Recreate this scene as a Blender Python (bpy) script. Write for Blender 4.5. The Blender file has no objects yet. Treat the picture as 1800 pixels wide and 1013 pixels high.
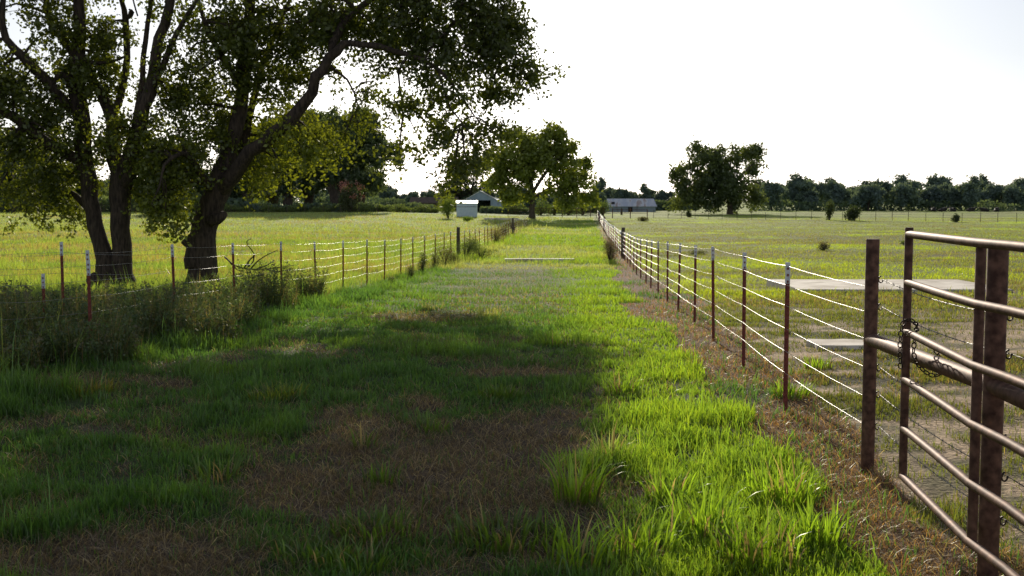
import bpy, math, random
import numpy as np
R_ = math.radians
rng = np.random.default_rng(7)
random.seed(7)
S = bpy.context.scene
COL = S.collection

# ------------------------------------------------------------------ camera maths (1800x1013 photo pixels, f = 2000 px)
F_PX, CAMH = 2000.0, 1.7
PITCH = math.atan(154.5 / F_PX)
def ray(px, row):
    u = (px - 900) / F_PX; v = (506.5 - row) / F_PX
    return np.array([u, math.cos(PITCH) + v * math.sin(PITCH), -math.sin(PITCH) + v * math.cos(PITCH)])
def at(px, row, d):
    r = ray(px, row); t = d / r[1]
    return np.array([r[0] * t, d, CAMH + r[2] * t])

# ------------------------------------------------------------------ value noise
_perm = np.random.default_rng(3).random((256, 256))
def vnoise(x, y, s=1.0, seed=0):
    x = np.asarray(x, float); y = np.asarray(y, float); th = .6 + seed * 1.37 + float(np.mean(s)) * 2.1; co, si = math.cos(th), math.sin(th)
    x, y = (x * co - y * si) / s + seed * 17.31, (x * si + y * co) / s + seed * 9.73
    xi = np.floor(x).astype(int); yi = np.floor(y).astype(int)
    fx = x - xi; fy = y - yi
    fx = fx * fx * (3 - 2 * fx); fy = fy * fy * (3 - 2 * fy)
    g = lambda i, j: _perm[(xi + i) % 256, (yi + j) % 256]
    return (g(0, 0) * (1 - fx) + g(1, 0) * fx) * (1 - fy) + (g(0, 1) * (1 - fx) + g(1, 1) * fx) * fy
def fbm(x, y, s=1.0, seed=0, o=3):
    r = 0; a = 1; t = 0
    for k in range(o):
        r = r + a * vnoise(x, y, s / 2 ** k, seed + k * 5); t += a; a *= 0.5
    return r / t
def sstep(a, b, x):
    t = np.clip((np.asarray(x, float) - a) / (b - a), 0, 1); return t * t * (3 - 2 * t)

# ------------------------------------------------------------------ terrain
_py = np.array([-200, 9, 11.6, 14.3, 17, 20, 23, 26, 31, 37, 45, 51, 80, 114, 166, 220, 5000.])
_pz = np.array([0, 0, -.02, -.07, -.15, -.25, -.34, -.42, -.58, -.70, -.8, -.9, -1.15, -1.2, -1.0, -1.0, -1.0])
_ys = np.concatenate([np.linspace(-20, 300, 1601)])
_zs = np.interp(_ys, _py, _pz)
_k = np.hanning(25); _k /= _k.sum()
_zs = np.convolve(np.pad(_zs, 12, mode='edge'), _k, 'valid')
def ground(x, y):
    x = np.asarray(x, float); y = np.asarray(y, float)
    z = np.interp(y, _ys, _zs)
    z = z + 0.75 * sstep(90, 180, y) * sstep(8, -22, x)
    a = 0.02 + 0.06 * sstep(30, 90, y)
    z = z + (fbm(x, y, 6.0, 4) - .5) * a * 2
    near = 1 - sstep(18, 45, y)
    z = z + near * ((fbm(x, y, .5, 9, 3) - .5) * .05)
    return z
def gz(x, y): return float(ground(np.array([x]), np.array([y]))[0])
def hit(px, row):
    r = ray(px, row); lo, hi = 2.0, 2.0
    d = 2.0
    while d < 900:
        t = d / r[1]
        if CAMH + r[2] * t <= gz(r[0] * t, d): break
        d *= 1.01
    t = d / r[1]
    return r[0] * t, d, gz(r[0] * t, d)

fenceR = lambda y: 1.624 + .0655 * y
fenceL = lambda y: -5.58 + .060 * y
def lawn_edge(y):
    return np.interp(y, [0, 5, 10, 14, 25, 45, 60, 200], [1.35, 1.55, 1.9, 1.97, 2.35, 4.1, 5.2, 14.0])

def ell(x, y, cx, cy, rx, ry, seed=0, soft=.42, wob=.8):
    q = np.sqrt(((x - cx) / rx) ** 2 + ((y - cy) / ry) ** 2)
    q = q + (fbm(x, y, max(.5, min(rx, ry) * .8), seed + 30) - .5) * wob * 2 + (fbm(x, y, .22, seed + 60, 2) - .5) * .9
    return 1 - sstep(1 - soft, 1 + soft, q)

def zones(x, y):
    """density of blades, dryness, height, type weights at ground points"""
    x = np.asarray(x, float); y = np.asarray(y, float)
    n1 = fbm(x, y, 1.2, 1); n2 = fbm(x, y, .45, 2); n3 = fbm(x, y, 7, 3)
    le = lawn_edge(y) + (fbm(x, y, 1.0, 12) - .5) * .9
    fr = fenceR(y); fl = fenceL(y)
    lane = (x < le) & (x > fl)
    dead = (x >= le) & (x < fr + .5 + (n1 - .5) * 1.2)
    right = (x >= le) & ~dead
    left = x <= fl
    brown = np.zeros_like(x)
    # brown patches of the lane
    for cx, cy, rx, ry, s in ((-.6, 6.9, .85, 2.0, 1), (.0, 8.3, .75, .8, 2), (-2.0, 5.3, .7, .45, 3), (-3.9, 10.6, .8, .55, 4),
                              (.15, 11.3, .55, .45, 5), (-1.5, 18.3, .9, .9, 6), (-.6, 14.0, .5, .35, 7), (-1.2, 8.6, .4, .5, 8)):
        brown = np.maximum(brown, ell(x, y, cx, cy, rx, ry, s))
    mid = sstep(16, 20, y) * (1 - sstep(40, 46, y)) * np.clip(1.25 - np.abs(x + .3 - .02 * (y - 20)) / 1.7, 0, 1) * (.7 + 1.1 * (n1 - .3))
    brown = np.where(lane, np.maximum(brown, np.clip(mid * (.45 + .8 * n2), 0, .55)), brown)
    brown = np.where(lane, np.maximum(brown, .07 + .55 * sstep(.48, .66, n2) * sstep(.38, .6, fbm(x, y, 2.2, 33)) * (1 - .6 * sstep(.2, 1.0, x))), brown)
    brown = np.where(dead, .92 + .08 * sstep(.35, .7, n2), brown)
    grn_patch = sstep(.62, .74, fbm(x, y, 1.4, 21)) * dead
    brown = np.where(dead, brown * (1 - .8 * grn_patch), brown)
    # right pasture: sandy near, olive further
    sand = right * (1 - sstep(13, 24, y)) * sstep(.41, .53, fbm(x * .8, y * 1.6, 1.3, 15) + (fbm(x, y, .3, 71, 2) - .5) * .22)
    sand = np.maximum(sand, right * .6 * (1 - sstep(20, 40, y)) * sstep(.54, .66, fbm(x, y, 2.0, 16)))
    rb = .08 + .42 * (sstep(.35, .65, fbm(x, y * 1.4, 3.0 + 0.05 * np.abs(y), 17)))
    brown = np.where(right, np.clip(rb, 0, .9), brown)
    lime = right * sstep(.60, .70, fbm(x * .9, y, 4.0, 18)) * sstep(18, 28, y)
    for cx, cy, rx, ry, s in ((20, 66, 6.5, 5, 1), (9, 45, 5, 6, 2), (13, 36, 3, 3, 3)):
        lime = np.maximum(lime, right * ell(x, y, cx, cy, rx, ry, s, .4, .4))
    brown = brown * (1 - .85 * lime)
    # left field: sown grass, golden bands
    lb = .06 + .6 * sstep(.45, .62, fbm(x * .35, y, 7.0, 22)) * sstep(28, 40, y)
    brown = np.where(left, lb, brown)
    dens = np.ones_like(x)
    dens = np.where(lane, 1 - .35 * brown, dens)
    dens = np.where(dead, .5, dens)
    dens = np.where(right, .9, dens) * (1 - .93 * sand)
    h = np.full_like(x, .075)
    h = np.where(lane, .035 + .11 * n1 * sstep(.3, .7, fbm(x, y, .8, 6)), h)
    lush = lane * sstep(-.35, .9, x - .25 - .02 * y) * (1 - brown)
    h = h + lush * .008
    h = np.where(lane & (y > 44), .09 + .09 * n1, h)
    h = np.where(lane & (np.abs(x - fl) < 1.2), h * 1.8, h)
    h = np.where(dead, .04 + .06 * n2, h)
    h = np.where(right, .018 + .03 * n2 + (.015 + .03 * n2) * sstep(14, 26, y), h)
    h = np.where(left, .11 + .12 * n1, h)
    h = h * (1 - .45 * np.where(lane, brown, 0))
    return dict(lane=lane, dead=dead, right=right, left=left, brown=np.clip(brown, 0, 1), sand=np.clip(sand, 0, 1),
                m=fbm(x * .6, y, 2.6 + .035 * float(np.mean(np.abs(y))), 81), lime=lime, dens=dens, h=h, lush=np.clip(lush, 0, 1), n1=n1, n2=n2, n3=n3)

# ------------------------------------------------------------------ object helpers
def tag(o, label=None, cat=None, group=None, kind=None):
    if label: o['label'] = label
    if cat: o['category'] = cat
    if group: o['group'] = group
    if kind: o['kind'] = kind
    return o
def empty(name, loc, rz=0.0):
    o = bpy.data.objects.new(name, None); COL.objects.link(o)
    o.location = loc; o.rotation_euler = (0, 0, rz); o.empty_display_size = .2
    return o
def mesh_obj(name, me, mats, parent=None, loc=None):
    o = bpy.data.objects.new(name, me); COL.objects.link(o)
    if not isinstance(mats, (list, tuple)): mats = [mats]
    for m in mats: me.materials.append(m)
    if parent: o.parent = parent
    if loc is not None: o.location = loc
    return o
def np_mesh(name, verts, faces_flat, sizes, colors=None, smooth=False, mat_idx=None):
    me = bpy.data.meshes.new(name)
    verts = np.asarray(verts, np.float32); nv = len(verts)
    me.vertices.add(nv); me.vertices.foreach_set('co', verts.ravel())
    ff = np.asarray(faces_flat, np.int32).ravel(); sizes = np.asarray(sizes, np.int32)
    me.loops.add(len(ff)); me.loops.foreach_set('vertex_index', ff)
    me.polygons.add(len(sizes))
    st = np.concatenate([[0], np.cumsum(sizes)[:-1]]).astype(np.int32)
    me.polygons.foreach_set('loop_start', st); me.polygons.foreach_set('loop_total', sizes)
    if smooth: me.polygons.foreach_set('use_smooth', np.ones(len(sizes), bool))
    if mat_idx is not None: me.polygons.foreach_set('material_index', np.asarray(mat_idx, np.int32))
    me.update(calc_edges=True)
    if colors is not None:
        a = me.color_attributes.new('tint', 'FLOAT_COLOR', 'POINT')
        c = np.ones((nv, 4), np.float32); c[:, :3] = colors
        a.data.foreach_set('color', c.ravel())
    return me

class MB:
    """collects simple solids into one mesh"""
    def __init__(s): s.v = []; s.f = []; s.m = []
    def add(s, vs, fs, mi=0):
        b = len(s.v); s.v += [tuple(v) for v in vs]; s.f += [tuple(b + i for i in f) for f in fs]; s.m += [mi] * len(fs)
    def box(s, c, size, rz=0.0, mi=0, taper=1.0):
        x, y, z = [q / 2 for q in size]; co, si = math.cos(rz), math.sin(rz); vs = []
        for dz in (-1, 1):
            k = taper if dz > 0 else 1
            for dx, dy in ((-1, -1), (1, -1), (1, 1), (-1, 1)):
                a, b = dx * x * k, dy * y * k
                vs.append((c[0] + a * co - b * si, c[1] + a * si + b * co, c[2] + dz * z))
        s.add(vs, [(0, 3, 2, 1), (4, 5, 6, 7), (0, 1, 5, 4), (1, 2, 6, 5), (2, 3, 7, 6), (3, 0, 4, 7)], mi)
    def tube(s, pts, radii, n=8, caps=True, mi=0, wob=0.0):
        pts = [np.array(p, float) for p in pts]
        if not hasattr(radii, '__len__'): radii = [radii] * len(pts)
        up = np.array([0, 0, 1.0]); rings = []; prev = None
        for i, p in enumerate(pts):
            t = pts[min(i + 1, len(pts) - 1)] - pts[max(i - 1, 0)]
            t = t / (np.linalg.norm(t) + 1e-9)
            if prev is None:
                a = np.cross(t, up)
                if np.linalg.norm(a) < .1: a = np.cross(t, [1, 0, 0])
            else: a = prev - t * np.dot(prev, t)
            a = a / (np.linalg.norm(a) + 1e-9); b = np.cross(t, a); prev = a
            rr = []
            for k in range(n):
                th = 2 * math.pi * k / n
                r = radii[i] * (1 + (wob * (random.random() - .5) if wob else 0))
                rr.append(p + r * (math.cos(th) * a + math.sin(th) * b))
            rings.append(rr)
        vs = [v for r in rings for v in r]; fs = []
        for i in range(len(pts) - 1):
            for k in range(n):
                k2 = (k + 1) % n
                fs.append((i * n + k, i * n + k2, (i + 1) * n + k2, (i + 1) * n + k))
        if caps:
            fs.append(tuple(range(n - 1, -1, -1))); fs.append(tuple((len(pts) - 1) * n + k for k in range(n)))
        s.add(vs, fs, mi)
    def mesh(s, name, smooth=False):
        me = bpy.data.meshes.new(name); me.from_pydata(s.v, [], s.f)
        me.polygons.foreach_set('material_index', s.m)
        if smooth: me.polygons.foreach_set('use_smooth', [True] * len(s.f))
        me.update(); return me
    def build(s, name, mats, parent=None, loc=None, smooth=False):
        return mesh_obj(name, s.mesh(name, smooth), mats, parent, loc)
def smooth_by_angle(o, ang=40):
    me = o.data
    me.polygons.foreach_set('use_smooth', [True] * len(me.polygons))
    try: me.set_sharp_from_angle(angle=R_(ang))
    except Exception: pass

# ------------------------------------------------------------------ materials
def new_mat(name):
    m = bpy.data.materials.new(name); m.use_nodes = True
    nt = m.node_tree; nt.nodes.clear()
    out = nt.nodes.new('ShaderNodeOutputMaterial')
    return m, nt, out
def N(nt, t, **kw):
    n = nt.nodes.new(t)
    for k, v in kw.items():
        if k in n.inputs: n.inputs[k].default_value = v
        else: setattr(n, k, v)
    return n
def foliage_mat(name, trans=.45, gloss=.07, rough=.4, hue_noise=0.0, tcol=(1.45, 1.3, .55), scale=3):
    m, nt, out = new_mat(name); L = nt.links.new
    a = N(nt, 'ShaderNodeVertexColor'); a.layer_name = 'tint'
    col = a.outputs['Color']
    if hue_noise:
        tc = N(nt, 'ShaderNodeTexCoord'); no = N(nt, 'ShaderNodeTexNoise'); no.inputs['Scale'].default_value = scale
        L(tc.outputs['Object'], no.inputs['Vector'])
        mr = N(nt, 'ShaderNodeMapRange'); mr.inputs[1].default_value = .3; mr.inputs[2].default_value = .7
        mr.inputs[3].default_value = 1 - hue_noise; mr.inputs[4].default_value = 1 + hue_noise
        L(no.outputs['Fac'], mr.inputs[0])
        mx = N(nt, 'ShaderNodeVectorMath', operation='SCALE'); L(col, mx.inputs[0]); L(mr.outputs[0], mx.inputs['Scale'])
        col = mx.outputs[0]
    d = N(nt, 'ShaderNodeBsdfDiffuse'); L(col, d.inputs['Color'])
    t = N(nt, 'ShaderNodeBsdfTranslucent')
    vm = N(nt, 'ShaderNodeVectorMath', operation='MULTIPLY'); L(col, vm.inputs[0]); vm.inputs[1].default_value = tcol
    L(vm.outputs[0], t.inputs['Color'])
    mx1 = N(nt, 'ShaderNodeMixShader'); mx1.inputs[0].default_value = trans
    L(d.outputs[0], mx1.inputs[1]); L(t.outputs[0], mx1.inputs[2])
    g = N(nt, 'ShaderNodeBsdfGlossy'); g.inputs['Roughness'].default_value = rough; g.inputs['Color'].default_value = (1, 1, .9, 1)
    mx2 = N(nt, 'ShaderNodeMixShader'); mx2.inputs[0].default_value = gloss
    L(mx1.outputs[0], mx2.inputs[1]); L(g.outputs[0], mx2.inputs[2])
    L(mx2.outputs[0], out.inputs['Surface'])
    return m
def noise_mat(name, c1, c2, scale=20, rough=.8, metal=0.0, bump=.3, bdist=.01, detail=6, stretch=(1, 1, 1), spec=.5, c3=None):
    m, nt, out = new_mat(name); L = nt.links.new
    b = N(nt, 'ShaderNodeBsdfPrincipled')
    b.inputs['Roughness'].default_value = rough; b.inputs['Metallic'].default_value = metal
    b.inputs['Specular IOR Level'].default_value = spec
    tc = N(nt, 'ShaderNodeTexCoord'); mp = N(nt, 'ShaderNodeMapping'); mp.inputs['Scale'].default_value = stretch
    L(tc.outputs['Object'], mp.inputs['Vector'])
    no = N(nt, 'ShaderNodeTexNoise'); no.inputs['Scale'].default_value = scale; no.inputs['Detail'].default_value = detail
    L(mp.outputs[0], no.inputs['Vector'])
    cr = N(nt, 'ShaderNodeValToRGB'); cr.color_ramp.elements[0].position = .35; cr.color_ramp.elements[1].position = .65
    cr.color_ramp.elements[0].color = (*c1, 1); cr.color_ramp.elements[1].color = (*c2, 1)
    if c3:
        e = cr.color_ramp.elements.new(.72); e.color = (*c3, 1)
    L(no.outputs['Fac'], cr.inputs[0]); L(cr.outputs[0], b.inputs['Base Color'])
    bp = N(nt, 'ShaderNodeBump'); bp.inputs['Strength'].default_value = bump; bp.inputs['Distance'].default_value = bdist
    L(no.outputs['Fac'], bp.inputs['Height']); L(bp.outputs[0], b.inputs['Normal'])
    L(b.outputs[0], out.inputs['Surface'])
    return m

M = {}
M['grass'] = foliage_mat('grass_blades', .58, .05, .35, tcol=(1.75, 1.55, .7))
M['leaf'] = foliage_mat('leaves', .42, .05, .45)
M['leaf_far'] = foliage_mat('leaves_far', .30, .02, .6)
M['pipe'] = noise_mat('rusty_brown_pipe', (.07, .034, .024), (.20, .105, .072), 22, .62, .3, .25, .002, c3=(.26, .13, .08), spec=.22)
M['tpost'] = noise_mat('red_brown_post_paint', (.13, .024, .016), (.26, .05, .032), 60, .55, 0, .3, .002)
M['tip'] = noise_mat('white_post_paint', (.55, .6, .66), (.78, .8, .82), 40, .5, 0, .2, .001)
M['wire'] = noise_mat('galvanised_wire', (.34, .34, .33), (.58, .57, .55), 80, .42, .55, .2, .001)
M['dimwire'] = noise_mat('weathered_wire', (.26, .26, .25), (.42, .41, .39), 90, .5, .3, .2, .001)
M['oldwire'] = noise_mat('dull_wire', (.12, .11, .10), (.30, .28, .26), 90, .5, .4, .2, .001)
M['chain'] = noise_mat('rusty_chain', (.03, .022, .02), (.09, .06, .045), 120, .5, .6, .3, .001)
M['wood'] = noise_mat('weathered_wood', (.06, .045, .035), (.16, .12, .09), 12, .9, 0, .6, .01, stretch=(6, 6, 1))
M['bark'] = noise_mat('bark', (.028, .020, .015), (.095, .068, .05), 9, .95, 0, 1.0, .04, stretch=(2.2, 2.2, .45))
M['bark_far'] = noise_mat('bark_far', (.05, .04, .032), (.12, .09, .07), 4, .95, 0, .5, .04, stretch=(2, 2, .5))
M['concrete'] = noise_mat('concrete', (.46, .40, .32), (.82, .76, .66), 1.8, .85, 0, .25, .01, detail=10)
M['white_metal'] = noise_mat('white_painted_metal', (.55, .66, .80), (.68, .76, .86), 3, .5, 0, .1, .005)
M['white_roof'] = noise_mat('pale_roof', (.78, .78, .77), (.88, .88, .86), 3, .28, .7, .1, .005)
M['dark_in'] = noise_mat('dark_interior', (.012, .012, .014), (.03, .028, .026), 3, .9)  # near-black colour painting the shade inside barn openings
M['cow'] = noise_mat('cattle_hide', (.012, .010, .009), (.03, .022, .018), 3, .7)
M['red_roof'] = noise_mat('weathered_shingle', (.10, .07, .055), (.20, .15, .12), 4, .85, 0, .3, .02)

def ribbed_mat(name, c1, c2, rust, per, axis='X'):
    m, nt, out = new_mat(name); L = nt.links.new
    b = N(nt, 'ShaderNodeBsdfPrincipled'); b.inputs['Roughness'].default_value = .45
    tc = N(nt, 'ShaderNodeTexCoord'); w = N(nt, 'ShaderNodeTexWave'); w.bands_direction = axis
    w.inputs['Scale'].default_value = per; w.inputs['Distortion'].default_value = 0
    L(tc.outputs['Object'], w.inputs['Vector'])
    no = N(nt, 'ShaderNodeTexNoise'); no.inputs['Scale'].default_value = .9; no.inputs['Detail'].default_value = 8
    mp = N(nt, 'ShaderNodeMapping'); mp.inputs['Scale'].default_value = (1, .3, .3)
    L(tc.outputs['Object'], mp.inputs['Vector']); L(mp.outputs[0], no.inputs['Vector'])
    cr = N(nt, 'ShaderNodeValToRGB'); cr.color_ramp.elements[0].position = .42; cr.color_ramp.elements[1].position = .56
    cr.color_ramp.elements[0].color = (*c1, 1); cr.color_ramp.elements[1].color = (*c2, 1)
    e = cr.color_ramp.elements.new(.66); e.color = (*rust, 1)
    L(no.outputs['Fac'], cr.inputs[0]); L(cr.outputs[0], b.inputs['Base Color'])
    bp = N(nt, 'ShaderNodeBump'); bp.inputs['Strength'].default_value = .6; bp.inputs['Distance'].default_value = .03
    L(w.outputs['Fac'], bp.inputs['Height']); L(bp.outputs[0], b.inputs['Normal'])
    L(b.outputs[0], out.inputs['Surface']); return m
M['ribroof'] = ribbed_mat('ribbed_roof', (.55, .60, .70), (.74, .76, .80), (.46, .36, .32), 1.2)
M['ribwall'] = ribbed_mat('ribbed_wall', (.28, .34, .42), (.33, .39, .47), (.24, .27, .31), 1.0)
M['blue_board'] = ribbed_mat('pale_blue_boards', (.34, .44, .56), (.40, .50, .62), (.30, .38, .46), 1.5, 'Z')

def ground_mat():
    m, nt, out = new_mat('soil_and_turf'); L = nt.links.new
    b = N(nt, 'ShaderNodeBsdfPrincipled'); b.inputs['Roughness'].default_value = .95; b.inputs['Specular IOR Level'].default_value = .15
    a = N(nt, 'ShaderNodeVertexColor'); a.layer_name = 'tint'
    geo = N(nt, 'ShaderNodeNewGeometry')
    n1 = N(nt, 'ShaderNodeTexNoise'); n1.inputs['Scale'].default_value = 28; n1.inputs['Detail'].default_value = 8
    n2 = N(nt, 'ShaderNodeTexNoise'); n2.inputs['Scale'].default_value = .9; n2.inputs['Detail'].default_value = 10; n2.inputs['Roughness'].default_value = .7
    L(geo.outputs['Position'], n1.inputs['Vector']); L(geo.outputs['Position'], n2.inputs['Vector'])
    r1 = N(nt, 'ShaderNodeMapRange'); r1.inputs[1].default_value = .25; r1.inputs[2].default_value = .75; r1.inputs[3].default_value = .45; r1.inputs[4].default_value = 1.5
    r2 = N(nt, 'ShaderNodeMapRange'); r2.inputs[1].default_value = .3; r2.inputs[2].default_value = .7; r2.inputs[3].default_value = .65; r2.inputs[4].default_value = 1.35
    L(n1.outputs['Fac'], r1.inputs[0]); L(n2.outputs['Fac'], r2.inputs[0])
    mu = N(nt, 'ShaderNodeMath', operation='MULTIPLY'); L(r1.outputs[0], mu.inputs[0]); L(r2.outputs[0], mu.inputs[1])
    sc = N(nt, 'ShaderNodeVectorMath', operation='SCALE'); L(a.outputs['Color'], sc.inputs[0]); L(mu.outputs[0], sc.inputs['Scale'])
    L(sc.outputs[0], b.inputs['Base Color'])
    bp = N(nt, 'ShaderNodeBump'); bp.inputs['Strength'].default_value = .9; bp.inputs['Distance'].default_value = .03
    L(n1.outputs['Fac'], bp.inputs['Height']); L(bp.outputs[0], b.inputs['Normal'])
    L(b.outputs[0], out.inputs['Surface']); return m
M['ground'] = ground_mat()

# ------------------------------------------------------------------ ground sheet
def C3(*c): return np.array(c, float)
SOIL, THATCH, SAND = C3(.062, .046, .034), C3(.14, .105, .072), C3(.52, .39, .26)
LUSH, GREEN, OLIVE, GOLD, LIME, STRAW = C3(.22, .37, .035), C3(.085, .20, .045), C3(.21, .27, .06), C3(.44, .38, .11), C3(.33, .46, .03), C3(.42, .31, .17)  # GREEN leans blue to carry the shade on the lane grass
def lerp(a, b, t): return a + (b - a) * np.asarray(t)[..., None]
def green_col(z, y):
    c = np.broadcast_to(GREEN, z['h'].shape + (3,)).copy()
    c = lerp(c, LUSH, z['lush'] * .9 + .35 * sstep(.45, .7, z['n1']) * z['lane'])
    c = np.where((z['lane'] & (y > 40))[..., None], lerp(LUSH, C3(.33, .42, .15), sstep(.4, .6, z['n3'])), c)
    c = np.where(z['right'][..., None], lerp(OLIVE, LIME, z['lime']), c)
    c = c * np.where(z['right'], (.72 + .62 * z['m']) * (.62 + .38 * sstep(14, 30, y)), 1)[..., None]
    c = np.where(z['left'][..., None], (.8 + .42 * z['m'])[..., None] * lerp(lerp(C3(.19, .32, .06), C3(.27, .39, .08), sstep(.35, .65, z['n1'])), C3(.34, .43, .15), sstep(60, 130, y) * .7), c)
    return c
def build_ground():
    yl = np.concatenate([np.linspace(-60, 2.6, 28), 2.7 * np.exp(np.arange(0, 580) * .0122)])
    us = np.linspace(-1, 1, 421); us = np.sign(us) * np.abs(us) ** 1.25
    Y, U = np.meshgrid(yl, us, indexing='ij')
    X = U * (8 + .62 * np.abs(Y))
    z = zones(X, Y); Z = ground(X, Y)
    Z = Z + (1 - sstep(12, 30, Y)) * (z['brown'] * (fbm(X, Y, .12, 40, 2) - .5) * .03)
    far = sstep(30, 150, Y)
    gc = green_col(z, Y)
    base = lerp(np.broadcast_to(SOIL, gc.shape), THATCH, np.clip(z['brown'] * (.35 + z['n2'] * .6), 0, 1))
    base = np.where(z['dead'][..., None], base * C3(1.35, 1.0, .85), base)
    base = lerp(base, gc * .55, np.clip((1 - z['brown']) * .6, 0, 1))
    base = np.where((z['lane'] & (Y > 15))[..., None], base * C3(.95, 1.2, .6), base)
    base = lerp(base, SAND * .95, z['sand'])
    mot = sstep(.5, .66, fbm(X, Y, .35, 91, 3)) * z['right'] * (1 - sstep(25, 45, Y))
    base = lerp(base, C3(.10, .10, .045), mot * .8)
    farc = lerp(gc * .95, np.where(z['right'][..., None], C3(.34, .34, .13), C3(.42, .44, .18)), z['brown'] * .75)
    base = lerp(base, farc, far)
    nr, nc = X.shape
    V = np.stack([X, Y, Z], -1).reshape(-1, 3)
    i = np.arange(nr - 1)[:, None] * nc + np.arange(nc - 1)[None, :]
    Fc = np.stack([i, i + 1, i + nc + 1, i + nc], -1).reshape(-1, 4)
    me = np_mesh('ground', V, Fc, np.full(len(Fc), 4), base.reshape(-1, 3), smooth=True)
    tag(mesh_obj('ground', me, M['ground']), kind='structure')
build_ground()

# ------------------------------------------------------------------ grass blades
def blades(x, y, z, h, w, lean_dir, lean, cols, seg2=True, face=None):
    n = len(x)
    yaw = rng.random(n) * 2 * np.pi if face is None else face
    sx, sy = np.cos(yaw) * w / 2, np.sin(yaw) * w / 2
    lx, ly = np.cos(lean_dir) * lean * h, np.sin(lean_dir) * lean * h
    hz = h * np.sqrt(np.clip(1 - lean ** 2, .04, 1))
    zb = z - .01
    if seg2:
        V = np.empty((n, 5, 3), np.float32)
        V[:, 0] = np.stack([x - sx, y - sy, zb], -1); V[:, 1] = np.stack([x + sx, y + sy, zb], -1)
        V[:, 2] = np.stack([x + lx * .3 + sx * .8, y + ly * .3 + sy * .8, z + hz * .6], -1)
        V[:, 3] = np.stack([x + lx * .3 - sx * .8, y + ly * .3 - sy * .8, z + hz * .6], -1)
        V[:, 4] = np.stack([x + lx, y + ly, z + hz], -1)
        b = np.arange(n)[:, None] * 5
        F = np.concatenate([b + 0, b + 1, b + 2, b + 3, b + 3, b + 2, b + 4], 1).ravel()
        sz = np.tile([4, 3], n)
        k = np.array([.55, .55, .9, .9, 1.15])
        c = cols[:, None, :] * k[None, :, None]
        return V.reshape(-1, 3), F, sz, c.reshape(-1, 3)
    V = np.empty((n, 3, 3), np.float32)
    V[:, 0] = np.stack([x - sx, y - sy, zb], -1); V[:, 1] = np.stack([x + sx, y + sy, zb], -1)
    V[:, 2] = np.stack([x + lx, y + ly, z + hz], -1)
    F = np.arange(n * 3); sz = np.full(n, 3)
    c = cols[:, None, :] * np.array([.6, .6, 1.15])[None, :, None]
    return V.reshape(-1, 3), F, sz, c.reshape(-1, 3)
def join_parts(ps):
    V = []; F = []; Z = []; C = []; o = 0
    for v, f, s, c in ps:
        V.append(v); F.append(f + o); Z.append(s); C.append(c); o += len(v)
    return np.concatenate(V), np.concatenate(F), np.concatenate(Z), np.concatenate(C)

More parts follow.
